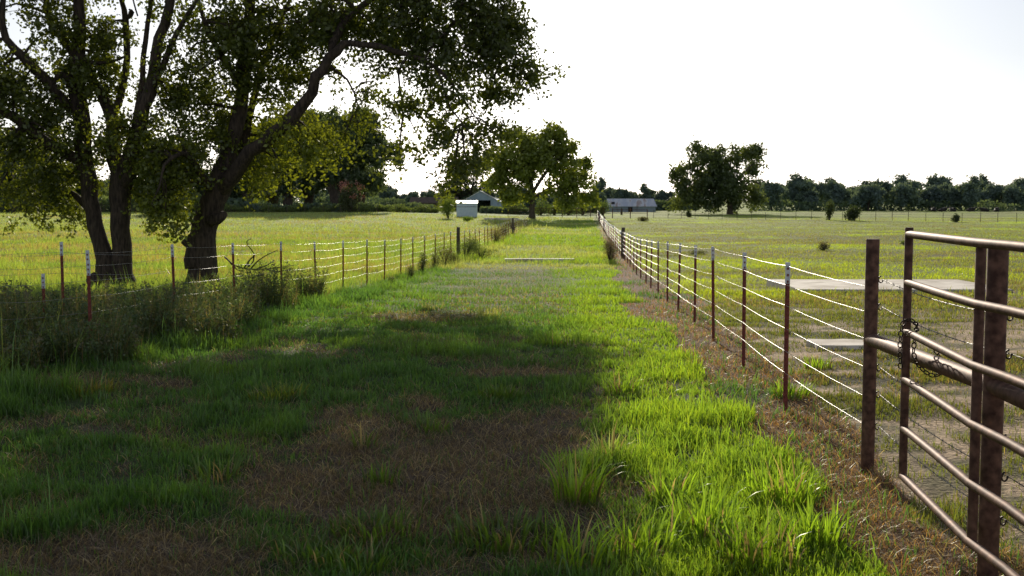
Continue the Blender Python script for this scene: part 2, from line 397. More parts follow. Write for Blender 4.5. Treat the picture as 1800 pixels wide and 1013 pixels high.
def scatter(n, y0, y1):
    y = y0 * np.exp(rng.random(n) * math.log(y1 / y0))
    x = (rng.random(n) * 2 - 1) * (.50 * y + 1.2)
    return x, y
def make_grass(n_near, n_far):
    groups = {'lane_grass': [], 'pasture_grass': [], 'field_grass': [], 'dry_grass': []}
    for (n, y0, y1, seg) in ((n_near, 3.4, 26, True), (n_far, 26, 175, False)):
        x, y = scatter(n, y0, y1)
        z = zones(x, y)
        keep = rng.random(n) < z['dens']
        # clumping
        cl = fbm(x, y, .16 + .012 * y.mean(), 51, 2)
        keep &= rng.random(n) < np.clip(.35 + 1.6 * (cl - .25), 0, 1)
        # stay out of the slabs
        keep &= ~((x > 6.6) & (x < 11.4) & (y > 26.0) & (y < 29.1))
        keep &= ~((x > 3.75) & (x < 4.25) & (y > 13.4) & (y < 13.9))
        x, y, cl = x[keep], y[keep], cl[keep]; z = {k: v[keep] for k, v in z.items()}
        n = len(x)
        dry = rng.random(n) < z['brown'] * .92
        h = z['h'] * (.45 + 1.0 * rng.random(n)) * (.7 + .8 * cl)
        tall = rng.random(n) < .03
        h = np.where(tall & ~dry, h * (1.6 + 1.2 * rng.random(n)), h)
        wl = np.clip(.0026 + .00040 * y, .003, .045) * (.7 + .8 * rng.random(n))
        wl = np.where(z['lush'] > .4, wl * 1.15, wl)
        lean = np.clip(rng.normal(.38, .22, n), 0, .93)
        flat = dry & (y < 40) & (z['lane'] | z['dead'])
        lean = np.where(flat, np.clip(rng.normal(.85, .15, n), 0, .985), lean)
        h = np.where(flat, .03 + .09 * rng.random(n) ** 1.5, h)
        wl = np.where(dry, wl * .6, wl)
        h = np.where(dry & ~flat, h * 1.15, h)
        ld = rng.random(n) * 2 * np.pi
        gc = green_col(z, y)
        gc = gc * (.65 + .7 * rng.random(n))[:, None]
        yel = rng.random(n)[:, None]
        gc = gc * (1 + np.array([.35, .1, .0]) * (yel - .4))
        dc = lerp(np.broadcast_to(C3(.15, .105, .07), gc.shape), C3(.50, .41, .27), rng.random(n) ** 2.2)
        dc = np.where(z['dead'][:, None], dc * C3(1.2, .93, .72), dc)
        dc = np.where(z['right'][:, None], dc * C3(.98, .98, .62), dc)
        dc = np.where((z['lane'] & (y > 15))[:, None], dc * C3(1.1, 1.2, .62), dc)
        dc = np.where(z['left'][:, None], lerp(dc, GOLD, np.full(n, .55)), dc)
        c = np.where(dry[:, None], dc, gc)
        zz = ground(x, y)
        which = np.where(z['left'], 2, np.where(z['right'], 1, 0)); which = np.where(dry & ~z['left'] & ~z['right'], 3, which)
        for k, nm in enumerate(('lane_grass', 'pasture_grass', 'field_grass', 'dry_grass')):
            s = which == k
            if s.sum() == 0: continue
            groups[nm].append(blades(x[s], y[s], zz[s], h[s], wl[s], ld[s], lean[s], c[s], seg2=seg))
    lab = {'lane_grass': 'short green grass covering the lane between the two wire fences',
           'pasture_grass': 'sparse olive grass on the sandy pasture beyond the right fence',
           'field_grass': 'bright yellow green field grass beyond the left fence',
           'dry_grass': 'dead brown grass and straw on the lane and below the right fence'}
    n = 90000; x, y = scatter(n, 3.4, 20); z = zones(x, y)
    k = (rng.random(n) < z['brown'] ** 1.3 * .8) & ~z['left'] & ~z['right']
    x, y = x[k], y[k]; n = len(x)
    c = lerp(np.broadcast_to(C3(.20, .15, .10), (n, 3)), C3(.62, .54, .40), rng.random(n) ** 2)
    groups['dry_grass'].append(blades(x, y, ground(x, y) + .012, .05 + .13 * rng.random(n), .0028 + .0003 * y, rng.random(n) * 6.28, np.clip(rng.normal(.97, .04, n), 0, .995), c))
    for nm, ps in groups.items():
        V, F, Z, C = join_parts(ps)
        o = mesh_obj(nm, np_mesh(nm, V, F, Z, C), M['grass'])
        tag(o, lab[nm], 'grass', kind='stuff')
make_grass(800000, 680000)

def curved(x, y, z, h, w, ld, bend, cols, k=5):
    n = len(x); t = np.linspace(0, 1, k + 1)
    ang = np.outer(bend, t ** 1.3)                      # angle from vertical along the blade
    dl = h[:, None] / k
    hor = np.concatenate([np.zeros((n, 1)), np.cumsum(np.sin(ang[:, 1:]) * dl, 1)], 1)
    ver = np.concatenate([np.zeros((n, 1)), np.cumsum(np.cos(ang[:, 1:]) * dl, 1)], 1)
    X = x[:, None] + np.cos(ld)[:, None] * hor; Y = y[:, None] + np.sin(ld)[:, None] * hor; Z = z[:, None] + ver - .01
    tw = ld + np.pi / 2 + rng.normal(0, .5, n)
    prof = np.array([.6, 1, 1, .85, .55, .06])[:k + 1] * .5
    ox = np.cos(tw)[:, None] * w[:, None] * prof; oy = np.sin(tw)[:, None] * w[:, None] * prof
    V = np.empty((n, k + 1, 2, 3), np.float32)
    V[:, :, 0] = np.stack([X - ox, Y - oy, Z], -1); V[:, :, 1] = np.stack([X + ox, Y + oy, Z], -1)
    b = np.arange(n)[:, None, None] * (2 * (k + 1)) + np.arange(k)[None, :, None] * 2
    F = (b + np.array([0, 1, 3, 2])[None, None, :]).ravel()
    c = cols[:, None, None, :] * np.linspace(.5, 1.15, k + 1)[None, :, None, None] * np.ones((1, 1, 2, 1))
    return V.reshape(-1, 3), F, np.full(n * k, 4), c.reshape(-1, 3)
def coarse_tuft(px, row, r_, h, n, col, label, w=.011, bend=1.15):
    X, D, _ = hit(px, row)
    a = rng.random(n) * 2 * np.pi; q = np.sqrt(rng.random(n)) * r_
    x, y = X + np.cos(a) * q, D + np.sin(a) * q
    c = np.array(col)[None, :] * (.6 + .7 * rng.random(n))[:, None]
    s = rng.random(n) < .12; c[s] = C3(.42, .34, .2) * (.4 + .7 * rng.random(s.sum()))[:, None]
    V, F, Z, C = curved(x, y, ground(x, y), h * (.35 + .75 * rng.random(n)), w * (.5 + .7 * rng.random(n)), a + rng.normal(0, .7, n), np.abs(rng.normal(bend * .75, .4, n)), c)
    base = np.array([X, D, gz(X, D)])
    o = mesh_obj('grass_tuft', np_mesh('grass_tuft', V - base.astype(np.float32), F, Z, C), M['grass'], loc=base)
    tag(o, label, 'grass tuft'); return o

def tuft(name, cx, cy, r, h, n, col, w=.008, spread=.55, label=None, cat='grass tuft', group=None, dome=True, colvar=.5, seg=True, dry=0.0):
    """one clump of upright blades or stalks"""
    a = rng.random(n) * 2 * np.pi; q = np.sqrt(rng.random(n)) * r
    x, y = cx + np.cos(a) * q, cy + np.sin(a) * q
    hh = h * (.45 + .65 * rng.random(n)) * ((1 - .55 * (q / r) ** 2) if dome else 1)
    ld = a + rng.normal(0, .9, n)
    lean = np.clip(rng.normal(spread, .2, n) * (.4 + .8 * q / r), .03, .95)
    c = np.array(col)[None, :] * (1 - colvar / 2 + colvar * rng.random(n))[:, None]
    if dry:
        s = rng.random(n) < dry; c[s] = C3(.26, .19, .11) * (.5 + .8 * rng.random(s.sum()))[:, None]
    base = np.array([cx, cy, gz(cx, cy)])
    V, F, Z, C = blades(x, y, ground(x, y), hh, w * (.6 + .8 * rng.random(n)), ld, lean, c, seg)
    V = V - base.astype(np.float32)
    o = mesh_obj(name, np_mesh(name, V, F, Z, C), M['grass'], loc=base)
    tag(o, label, cat, group); return o

# tall tussocks of the foreground
BR, SH = (.24, .42, .035), (.12, .22, .035)  # lit and shaded tuft colours; SH has the shade darkened in
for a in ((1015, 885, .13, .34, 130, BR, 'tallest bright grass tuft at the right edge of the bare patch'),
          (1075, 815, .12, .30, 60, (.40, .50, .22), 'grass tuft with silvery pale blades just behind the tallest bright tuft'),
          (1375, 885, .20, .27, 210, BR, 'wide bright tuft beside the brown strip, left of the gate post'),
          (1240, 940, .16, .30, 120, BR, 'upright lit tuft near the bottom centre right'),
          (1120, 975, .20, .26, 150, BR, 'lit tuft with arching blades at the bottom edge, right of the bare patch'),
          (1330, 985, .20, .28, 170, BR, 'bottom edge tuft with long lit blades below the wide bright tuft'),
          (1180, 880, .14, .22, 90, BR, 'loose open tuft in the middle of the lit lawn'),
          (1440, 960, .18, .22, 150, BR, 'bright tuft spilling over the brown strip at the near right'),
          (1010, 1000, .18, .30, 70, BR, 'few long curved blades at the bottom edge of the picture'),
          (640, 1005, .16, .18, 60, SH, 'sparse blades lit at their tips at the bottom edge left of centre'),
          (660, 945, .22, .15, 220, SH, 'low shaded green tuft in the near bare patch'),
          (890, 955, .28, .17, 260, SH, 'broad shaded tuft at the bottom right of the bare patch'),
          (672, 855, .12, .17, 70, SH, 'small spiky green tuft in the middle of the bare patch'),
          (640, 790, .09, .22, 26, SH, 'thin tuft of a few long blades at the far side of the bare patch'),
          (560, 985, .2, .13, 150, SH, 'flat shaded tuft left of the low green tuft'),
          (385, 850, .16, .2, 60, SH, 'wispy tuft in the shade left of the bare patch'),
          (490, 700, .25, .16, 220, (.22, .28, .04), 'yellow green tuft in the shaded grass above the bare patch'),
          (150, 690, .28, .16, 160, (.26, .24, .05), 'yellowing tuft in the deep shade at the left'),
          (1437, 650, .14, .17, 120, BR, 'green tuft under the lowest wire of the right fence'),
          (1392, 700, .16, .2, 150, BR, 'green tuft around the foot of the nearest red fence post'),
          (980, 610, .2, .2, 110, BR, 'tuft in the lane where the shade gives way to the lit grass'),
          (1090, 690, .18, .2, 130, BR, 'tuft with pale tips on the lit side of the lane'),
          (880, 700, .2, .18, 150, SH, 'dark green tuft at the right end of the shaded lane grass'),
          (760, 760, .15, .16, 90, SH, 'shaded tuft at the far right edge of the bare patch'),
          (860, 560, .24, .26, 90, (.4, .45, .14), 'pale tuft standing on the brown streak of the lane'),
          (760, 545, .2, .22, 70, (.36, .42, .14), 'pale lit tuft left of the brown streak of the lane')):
    coarse_tuft(*a)

# shaggy weeds along the left fence
LW = [(-4.7, 14.9, .95, .82, 'shaggy dark weed mound at the foot of the leaning left tree pair'),
      (-5.7, 13.2, .9, .85, 'tall shaded weeds in front of the near left fence posts'),
      (-6.9, 14.6, 1.0, .75, 'dark weeds at the left edge under the twin trunks'),
      (-8.0, 17.2, 1.2, .7, 'grey green weeds behind the leftmost fence post'),
      (-6.2, 17.0, .9, .72, 'weeds growing in the fence below the twin tree trunks'),
      (-4.55, 17.5, .75, .85, 'rounded weed mound in the fence below the knobbly trunk'),
      (-5.4, 19.6, .8, .6, 'weeds between the knobbly trunk and the wire fence'),
      (-4.5, 20.5, .7, .95, 'feathery dark bush of weeds between two left fence posts'),
      (-4.1, 22.8, .38, .9, 'narrow upright dark weed clump beside a left fence post'),
      (-5.4, 11.4, .9, .55, 'low weeds nearest the camera at the left edge'),
      (-4.55, 12.1, .65, .62, 'weed mound hiding the foot of the tall near left post'),
      (-4.95, 13.6, .6, .7, 'narrow weed mound right behind the tall near left post'),
      (-3.95, 14.3, .6, .5, 'low weeds spilling into the shaded lane at the left'),
      (-4.1, 16.2, .5, .55, 'small weed mound on the lane side of the left fence')]

# ------------------------------------------------------------------ leafy things
def leaf_cloud(centers, size, cols, asp=.62, up_bias=.0):
    """rhombic leaves, random orientation"""
    n = len(centers)
    a = rng.normal(size=(n, 3)); a[:, 2] -= up_bias; a /= np.linalg.norm(a, axis=1)[:, None]
    b = rng.normal(size=(n, 3)); b -= a * (a * b).sum(1)[:, None]; b /= np.linalg.norm(b, axis=1)[:, None]
    s = size * (.6 + .7 * rng.random(n))[:, None] if np.isscalar(size) else size[:, None]
    V = np.empty((n, 4, 3), np.float32)
    V[:, 0] = centers - a * s * .5; V[:, 1] = centers + b * s * asp * .5
    V[:, 2] = centers + a * s * .5; V[:, 3] = centers - b * s * asp * .5
    F = np.arange(n * 4); Z = np.full(n, 4)
    return V.reshape(-1, 3), F, Z, np.repeat(cols, 4, axis=0)
def in_ball(n):
    v = rng.normal(size=(n, 3)); v /= np.linalg.norm(v, axis=1)[:, None]
    return v * (rng.random(n) ** (1 / 2.2))[:, None]

def catmull(pts, rad, step=.35):
    pts = np.array(pts, float); rad = np.array(rad, float)
    out = []; ro = []
    P = np.vstack([2 * pts[0] - pts[1], pts, 2 * pts[-1] - pts[-2]])
    for i in range(len(pts) - 1):
        p0, p1, p2, p3 = P[i:i + 4]
        m = max(2, int(np.linalg.norm(p2 - p1) / step))
        for k in range(m):
            t = k / m
            out.append(.5 * ((2 * p1) + (-p0 + p2) * t + (2 * p0 - 5 * p1 + 4 * p2 - p3) * t * t + (-p0 + 3 * p1 - 3 * p2 + p3) * t ** 3))
            ro.append(rad[i] * (1 - t) + rad[i + 1] * t)
    out.append(pts[-1]); ro.append(rad[-1])
    return np.array(out), np.array(ro)

def tree(name, label, cat, base, limbs, blobs, leaf, colA, colB, mat_leaf, mat_bark, group=None, per_cluster=10,
         sprays=5, spray_len=.7, leaves=58, spread=.135, droop=.5, step=.4, tw_r=.02, nside=9, wob=.10, asp=.62, ckr=.55):
    """limbs: list of (points, radii) in world coords. blobs: (centre, radii(3), n_sprays, lightness)"""
    root = empty(name, base); tag(root, label, cat, group)
    b0 = np.array(base, float)
    mb = MB(); nodes = []; nrad = []
    for pts, rad in limbs:
        P, Rr = catmull(pts, rad, step)
        j = rng.normal(size=P.shape) * np.minimum(Rr, .12)[:, None] * .28; j[0] = 0
        P = P + j
        mb.tube(P - b0, Rr, n=nside, wob=wob)
        nodes.append(P); nrad.append(Rr)
    nodes = np.concatenate(nodes); nrad = np.concatenate(nrad)
    LC = []; LK = []
    for c, r, ns, light in blobs:
        c = np.array(c, float); r = np.array(r, float)
        ncl = max(1, int(round(ns / per_cluster)))
        cc = c + in_ball(ncl) * r
        for q in cc:
            ok = nrad > tw_r * .8
            dd = np.linalg.norm(nodes[ok] - q, axis=1) if ok.any() else np.array([9.])
            k = dd.argmin(); pn = nodes[ok][k]
            if dd[k] < 4.5 * max(1, spray_len / .7):
                mid = (pn + q) / 2 + np.array([0, 0, .12 * dd[k]]) + rng.normal(size=3) * .06 * dd[k]
                P, Rr = catmull([pn, mid, q], [min(nrad[ok][k] * .5, tw_r * 2.2), tw_r * 1.3, tw_r * .7], step)
                mb.tube(P - b0, Rr, n=4, caps=False)
            m = max(1, int(per_cluster * (.5 + rng.random())))
            cr = r.mean() * ckr
            for s in range(m):
                st = q + rng.normal(size=3) * cr * np.array([.35, .35, .28])
                d = (st - q); d = d / (np.linalg.norm(d) + 1e-6) + rng.normal(size=3) * .5
                d[2] -= droop * (.4 + rng.random()); d /= np.linalg.norm(d)
                L = spray_len * (.5 + .8 * rng.random())
                nl = int(leaves * (.5 + rng.random()))
                t = rng.random(nl) ** .8
                pc = st + d * (t * L)[:, None] + np.array([0, 0, -1.0]) * (t ** 2 * L * .25 * droop)[:, None] + rng.normal(size=(nl, 3)) * spread
                LC.append(pc); LK.append(np.full(nl, light) * (.7 + .6 * rng.random()))
                if tw_r < .03 and s % 2 == 0:
                    mb.tube([q - b0, st - b0, st + d * L * .8 - b0], [tw_r * .5, tw_r * .35, tw_r * .15], n=3, caps=False)
    o = mb.build('trunk', mat_bark, root, smooth=True)
    LC = np.concatenate(LC); LK = np.concatenate(LK)
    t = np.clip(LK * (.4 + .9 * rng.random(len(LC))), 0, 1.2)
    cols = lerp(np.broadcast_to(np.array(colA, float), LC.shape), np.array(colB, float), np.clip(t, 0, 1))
    V, F, Z, C = leaf_cloud(LC - b0, leaf, cols, asp, .3)
    mesh_obj('crown', np_mesh('crown', V, F, Z, C), mat_leaf, root)
    return root

# ---- the three big trees at the left -----------------------------------------
D0 = 29.0; PXM = D0 / F_PX
def B(px, row, off, rx, ry, rd, ns, light=.4, d=D0):
    s = d / F_PX
    return (at(px, row, d + off), (rx * s, rd, ry * s), ns, light)
def Lm(lst, d=D0):
    """limb from (px,row,depth offset,radius px)"""
    return [at(a, b, d + o) for a, b, o, r in lst], [r * d / F_PX for a, b, o, r in lst]
LA, LB_ = (.025, .048, .010), (.27, .32, .03)  # LB_ brightened to paint the glow of backlit leaves
xb, yb = at(357, 488, 29)[0], 29.0
limbsR = [Lm([(357, 506, 0, 34), (357, 485, 0, 27), (355, 440, 0, 23), (361, 400, 0, 22), (376, 350, 0, 22), (390, 318, 0, 22), (402, 280, .1, 17), (415, 230, .3, 14), (428, 160, .5, 11.5), (432, 90, .6, 10), (440, 20, .6, 9), (430, -70, .8, 9), (440, -170, 1, 6), (450, -300, 1, 2.5)]),
          Lm([(388, 335, 0, 16), (408, 310, -.3, 14), (440, 268, -.6, 12), (480, 236, -1, 11.5), (520, 205, -1.2, 11), (548, 160, -1.4, 9.5), (568, 118, -1.5, 9), (590, 88, -1.6, 8), (620, 76, -1.6, 5.5), (665, 82, -1.7, 5), (720, 96, -1.8, 4), (770, 122, -2, 3), (800, 155, -2, 2), (835, 205, -2, 1.2)]),
          Lm([(583, 100, -1.5, 7), (592, 60, -1.2, 7), (625, 20, -1, 6), (680, -20, -.5, 5), (760, -60, 0, 4), (850, -90, 0, 2)]),
          Lm([(398, 300, .1, 12), (420, 262, .8, 9), (436, 210, 1.2, 7), (452, 150, 1.5, 6), (470, 90, 1.8, 5), (500, 20, 2, 4), (540, -60, 2, 2)]),
          Lm([(680, -20, -.5, 4), (740, 10, -.8, 3.5), (800, 40, -1, 3), (870, 80, -1, 2), (930, 105, -1, 1)]),
          Lm([(720, 96, -1.8, 2.5), (700, 130, -1.6, 2), (712, 190, -1.5, 1.3), (735, 240, -1.5, .7)]),
          Lm([(770, 122, -2, 2), (790, 190, -2.2, 1.5), (830, 240, -2.3, 1), (830, 300, -2.3, .6)]),
          Lm([(575, 115, -1.4, 3), (610, 140, -1, 2), (630, 190, -1, 1.2), (625, 250, -1, .6)]),
          Lm([(380, 345, 0, 9), (350, 300, -.8, 6), (320, 270, -1.5, 4), (290, 290, -2, 2.5), (280, 335, -2.2, 1)]),
          Lm([(428, 160, .5, 7), (390, 100, -.4, 5), (360, 40, -1, 4), (340, -40, -1, 2.5)]),
          Lm([(330, 432, -.1, 13), (341, 415, -.1, 10), (340, 397, -.1, 4.5), (336, 381, -.1, 1)]),
          Lm([(345, 470, -.1, 20), (343, 440, -.1, 17), (342, 412, -.1, 9)]),
          Lm([(370, 388, -.2, 12), (384, 382, -.3, 10), (391, 374, -.3, 6)])]
blobsR = [B(470, 40, .5, 110, 55, 1.9, 95, .35), B(600, 30, 0, 80, 50, 1.7, 120, .35), B(700, 45, -.5, 75, 60, 1.5, 110, .3), B(790, 60, -.8, 70, 65, 1.4, 115, .25), B(860, 85, -1, 52, 65, 1.1, 60, .25),
          B(912, 115, -1, 34, 38, .7, 32, .3), B(850, 20, -.5, 45, 40, 1.2, 45, .3), B(895, 40, -.5, 22, 30, .7, 12, .3), B(890, 160, -1, 28, 26, .5, 12, .3), B(400, 90, 0, 70, 75, 1.7, 85, .35), B(500, 140, .6, 55, 40, 1.2, 40, .45), B(530, 80, .6, 60, 45, 1.2, 45, .35),
          B(340, 170, .3, 55, 75, 1.7, 60, .4), B(310, 260, -.8, 55, 50, 1.5, 52, .45), B(290, 335, -1.8, 46, 36, .9, 50, .6), B(270, 290, -1.2, 50, 50, 1.2, 50, .4), B(440, 270, 1.3, 55, 45, 1.2, 38, .5), B(400, 200, 1.5, 60, 50, 1.0, 45, .4), B(490, 215, 1.3, 50, 40, 1.2, 36, .6),
          B(545, 245, -.5, 45, 42, 1.1, 42, .9), B(500, 290, -.5, 40, 26, .9, 18, .9), B(640, 150, -1, 16, 42, .5, 14, .5), B(618, 215, -1, 26, 36, .6, 20, .5),
          B(700, 205, -1.5, 22, 60, .6, 13, .5), B(740, 150, -1.7, 34, 36, .6, 13, .4), B(760, 215, -1.8, 34, 50, .7, 16, .5), B(805, 235, -2.2, 38, 40, .7, 24, .35), B(850, 225, -2.2, 28, 24, .5, 14, .35), B(820, 285, -2.3, 22, 26, .4, 14, .4), B(720, 110, -1.6, 50, 24, .7, 26, .3), B(800, 170, -2, 24, 24, .5, 10, .4),
          B(860, -55, -.3, 55, 36, 1.5, 60, .4), B(800, -130, 0, 110, 60, 2.2, 90, .4), B(890, -110, 0, 50, 45, 1.6, 40, .4), B(520, -90, .5, 170, 75, 3.0, 150, .4), B(720, -80, -.2, 140, 60, 2.6, 130, .4), B(380, -110, .3, 130, 80, 2.8, 110, .4), B(600, -220, .5, 190, 80, 3.4, 150, .4), B(430, -300, 0, 150, 70, 3, 90, .4)]  # unseen crown above the frame; right-hand clusters added to shade the lane
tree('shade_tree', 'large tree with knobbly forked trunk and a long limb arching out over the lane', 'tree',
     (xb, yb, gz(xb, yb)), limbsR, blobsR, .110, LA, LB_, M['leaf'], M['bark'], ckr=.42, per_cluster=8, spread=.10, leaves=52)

limbs1 = [Lm([(194, 500, 0, 22), (190, 480, 0, 17), (178, 430, 0, 14), (164, 375, 0, 14), (155, 320, 0, 15), (148, 260, 0, 15), (141, 190, 0, 15), (136, 120, .1, 14), (137, 60, .2, 11), (142, 0, .2, 9), (150, -90, .3, 6), (150, -220, .3, 2.5)]),
          Lm([(150, 285, 0, 9), (110, 265, -.5, 10), (60, 235, -1, 9), (20, 205, -1.5, 8), (-40, 190, -2, 6), (-120, 150, -2.5, 3)]),
          Lm([(139, 170, 0, 9), (112, 130, -.4, 8), (90, 150, -.6, 1)]),
          Lm([(130, 195, 0, 10), (60, 120, -.8, 9), (25, 90, -1, 7), (2, 40, -1.2, 6), (8, -20, -1.2, 4), (0, -110, -1.4, 2)]),
          Lm([(137, 110, 0, 8), (105, 60, .5, 7), (85, 20, .8, 6), (72, -50, 1, 4), (50, -140, 1, 2)]),
          Lm([(166, 378, 0, 8), (135, 345, .6, 6), (100, 330, 1, 4), (50, 350, 1.3, 2), (20, 375, 1.5, 1)])]
blobs1 = [B(95, 55, 0, 55, 55, 1.4, 30, .4), B(125, 150, 0, 45, 60, 1.3, 52, .4), B(45, 175, -1, 45, 40, 1.2, 34, .4), B(105, 225, -.3, 55, 45, 1.3, 66, .35), B(40, 260, -1.2, 40, 32, 1.0, 28, .35), B(105, 300, .3, 58, 38, 1.2, 60, .35),
          B(30, 320, .8, 34, 24, .8, 14, .4), B(100, 350, .9, 46, 20, .7, 20, .5), B(48, 378, 1.3, 26, 8, .4, 4, .5), B(170, 40, .2, 24, 60, .8, 24, .5), B(172, 120, .2, 20, 46, .7, 22, .6), B(25, 120, -1, 30, 40, 1, 14, .4),
          B(-50, 150, -1.5, 60, 110, 1.6, 70, .4), B(-40, 290, -1, 50, 60, 1.4, 40, .4), B(80, -90, .2, 120, 70, 2.4, 110, .4), B(-40, -60, -.5, 90, 90, 2.2, 80, .4), B(120, -220, .2, 130, 80, 2.8, 90, .4), B(-150, 60, -1, 70, 150, 2, 70, .4)]  # unseen clusters outside the frame, added for the shade they cast
x1, y1 = at(194, 478, 29)[0], 29.0
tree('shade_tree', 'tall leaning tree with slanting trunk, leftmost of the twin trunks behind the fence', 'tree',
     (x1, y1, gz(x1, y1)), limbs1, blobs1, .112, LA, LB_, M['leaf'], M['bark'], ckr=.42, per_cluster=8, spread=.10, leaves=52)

limbs2 = [Lm([(215, 500, 0, 25), (214, 480, 0, 19), (213, 430, 0, 17), (211, 370, 0, 17), (212, 320, 0, 20), (200, 280, 0, 13), (196, 215, .1, 12), (178, 170, .2, 9), (160, 135, .3, 7), (152, 100, .3, 4)]),
          Lm([(216, 325, 0, 16), (232, 290, -.2, 15), (240, 240, -.3, 14), (255, 190, -.4, 13), (268, 130, -.4, 10), (282, 70, -.5, 9), (296, 10, -.5, 8), (310, -60, -.5, 6), (320, -200, -.5, 2)]),
          Lm([(200, 200, .1, 7), (216, 150, .5, 6.5), (224, 100, .8, 6), (222, 40, 1, 6), (210, -10, 1.1, 4), (190, -100, 1.2, 2)]),
          Lm([(222, 32, .9, 4), (232, 22, .9, 5), (226, 16, .9, 1)]),
          Lm([(258, 170, -.4, 7), (290, 110, -.7, 5.5), (310, 60, -.8, 4.5), (340, 10, -1, 3.5), (372, -50, -1, 2)]),
          Lm([(240, 230, -.3, 6), (250, 140, .2, 5), (256, 70, .4, 4.5), (264, 10, .5, 4), (268, -60, .5, 2)]),
          Lm([(146, 108, 0, 3), (175, 110, 0, 3), (200, 108, .1, 2.5), (222, 98, .3, 2)]),
          Lm([(242, 28, .6, 1.5), (235, 5, .8, 1.5), (228, -30, .8, 1)]),
          Lm([(240, 245, -.3, 6), (275, 260, -.8, 4), (310, 300, -1.2, 2), (320, 345, -1.2, 1)])]
blobs2 = [B(250, 230, -.2, 44, 42, 1.0, 34, .5), B(255, 300, .4, 44, 46, 1.1, 44, .5), B(305, 190, -.5, 34, 40, 1.0, 22, .4), B(232, 160, .3, 26, 26, .7, 10, .5), B(190, 70, .6, 22, 22, .5, 5, .5), B(205, 35, .8, 26, 20, .5, 6, .5),
          B(200, 150, .2, 22, 26, .5, 5, .5), B(310, 120, -.6, 30, 34, .8, 14, .4), B(330, 60, -.8, 26, 34, .8, 10, .4), B(215, 260, .2, 20, 30, .6, 8, .6), B(290, 360, -1, 34, 16, .7, 12, .6), B(170, 220, .1, 14, 34, .4, 5, .7),
          B(300, -100, -.3, 110, 70, 2.2, 90, .4), B(220, -160, .3, 110, 70, 2.2, 70, .4)]  # unseen upper crown, put in for its shade
x2, y2 = at(214, 478, 29.2)[0], 29.4
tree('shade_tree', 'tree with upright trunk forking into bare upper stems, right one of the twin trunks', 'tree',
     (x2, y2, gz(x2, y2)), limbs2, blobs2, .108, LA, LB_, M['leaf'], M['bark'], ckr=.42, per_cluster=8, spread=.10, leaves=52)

# ---- mid distance trees --------------------------------------------------------
def dist_tree(name, label, cat, px, row, d, limbs_px, blobs_px, leaf, colA, colB, dens=1.0, group=None, mat='leaf', **kw):
    X, Y, Zb = at(px, row, d); Zb = gz(X, Y)
    s = d / F_PX
    limbs = [([at(a, b, d + o) for a, b, o, r in l], [r * s for a, b, o, r in l]) for l in limbs_px]
    blobs = [(at(a, b, d + o), (rx * s, rd, ry * s), max(1, int(n * dens)), li) for a, b, o, rx, ry, rd, n, li in blobs_px]
    return tree(name, label, cat, (X, Y, Zb), limbs, blobs, leaf, colA, colB, M[mat], M['bark_far'], group, nside=6,
                per_cluster=8, spray_len=d * .0045, spread=d * .0022, leaves=46, droop=.35, step=1.2, tw_r=.05, **kw)
dist_tree('lane_tree', 'round crowned sunlit tree standing at the far end of the lane', 'tree', 935, 377, 160,
    [[(935, 384, 0, 8), (935, 372, 0, 5.5), (936, 350, 0, 5), (934, 325, 0, 4.5), (930, 290, 0, 3), (925, 250, 0, 1.5)],
     [(936, 340, 0, 3.5), (955, 310, -1, 3), (980, 280, -1, 2), (1000, 260, -1, 1)], [(934, 330, 0, 3), (912, 305, 1, 2.5), (890, 285, 1, 1.2)],
     [(936, 348, 0, 2.5), (975, 325, 1, 2), (1010, 310, 1, 1)], [(930, 290, 0, 2), (945, 255, 0, 1.5), (955, 230, 0, .8)]],
    [(935, 265, 0, 50, 38, 4.5, 85, .6), (895, 275, 0, 40, 38, 4, 62, .6), (880, 310, 0, 28, 26, 3, 34, .7), (925, 315, -1, 45, 28, 4, 48, .5), (975, 280, 0, 40, 36, 4, 62, .6),
     (1005, 300, 0, 32, 30, 3, 40, .6), (985, 330, 0, 45, 18, 3, 32, .5), (1015, 322, 1, 24, 20, 3, 18, .4), (925, 238, 0, 30, 16, 3, 22, .6), (965, 240, 0, 32, 16, 3, 24, .7), (900, 250, 1, 24, 16, 3, 14, .6), (900, 338, 1, 30, 12, 3, 14, .7), (975, 350, 1, 40, 10, 2, 10, .6), (1032, 290, 0, 6, 16, 1, 3, .5), (880, 335, 1, 26, 16, 3, 20, .6), (1010, 345, 0, 34, 16, 3, 26, .5), (935, 300, 0, 60, 30, 4, 60, .4)],
    .5, (.11, .16, .03), (.30, .35, .05))
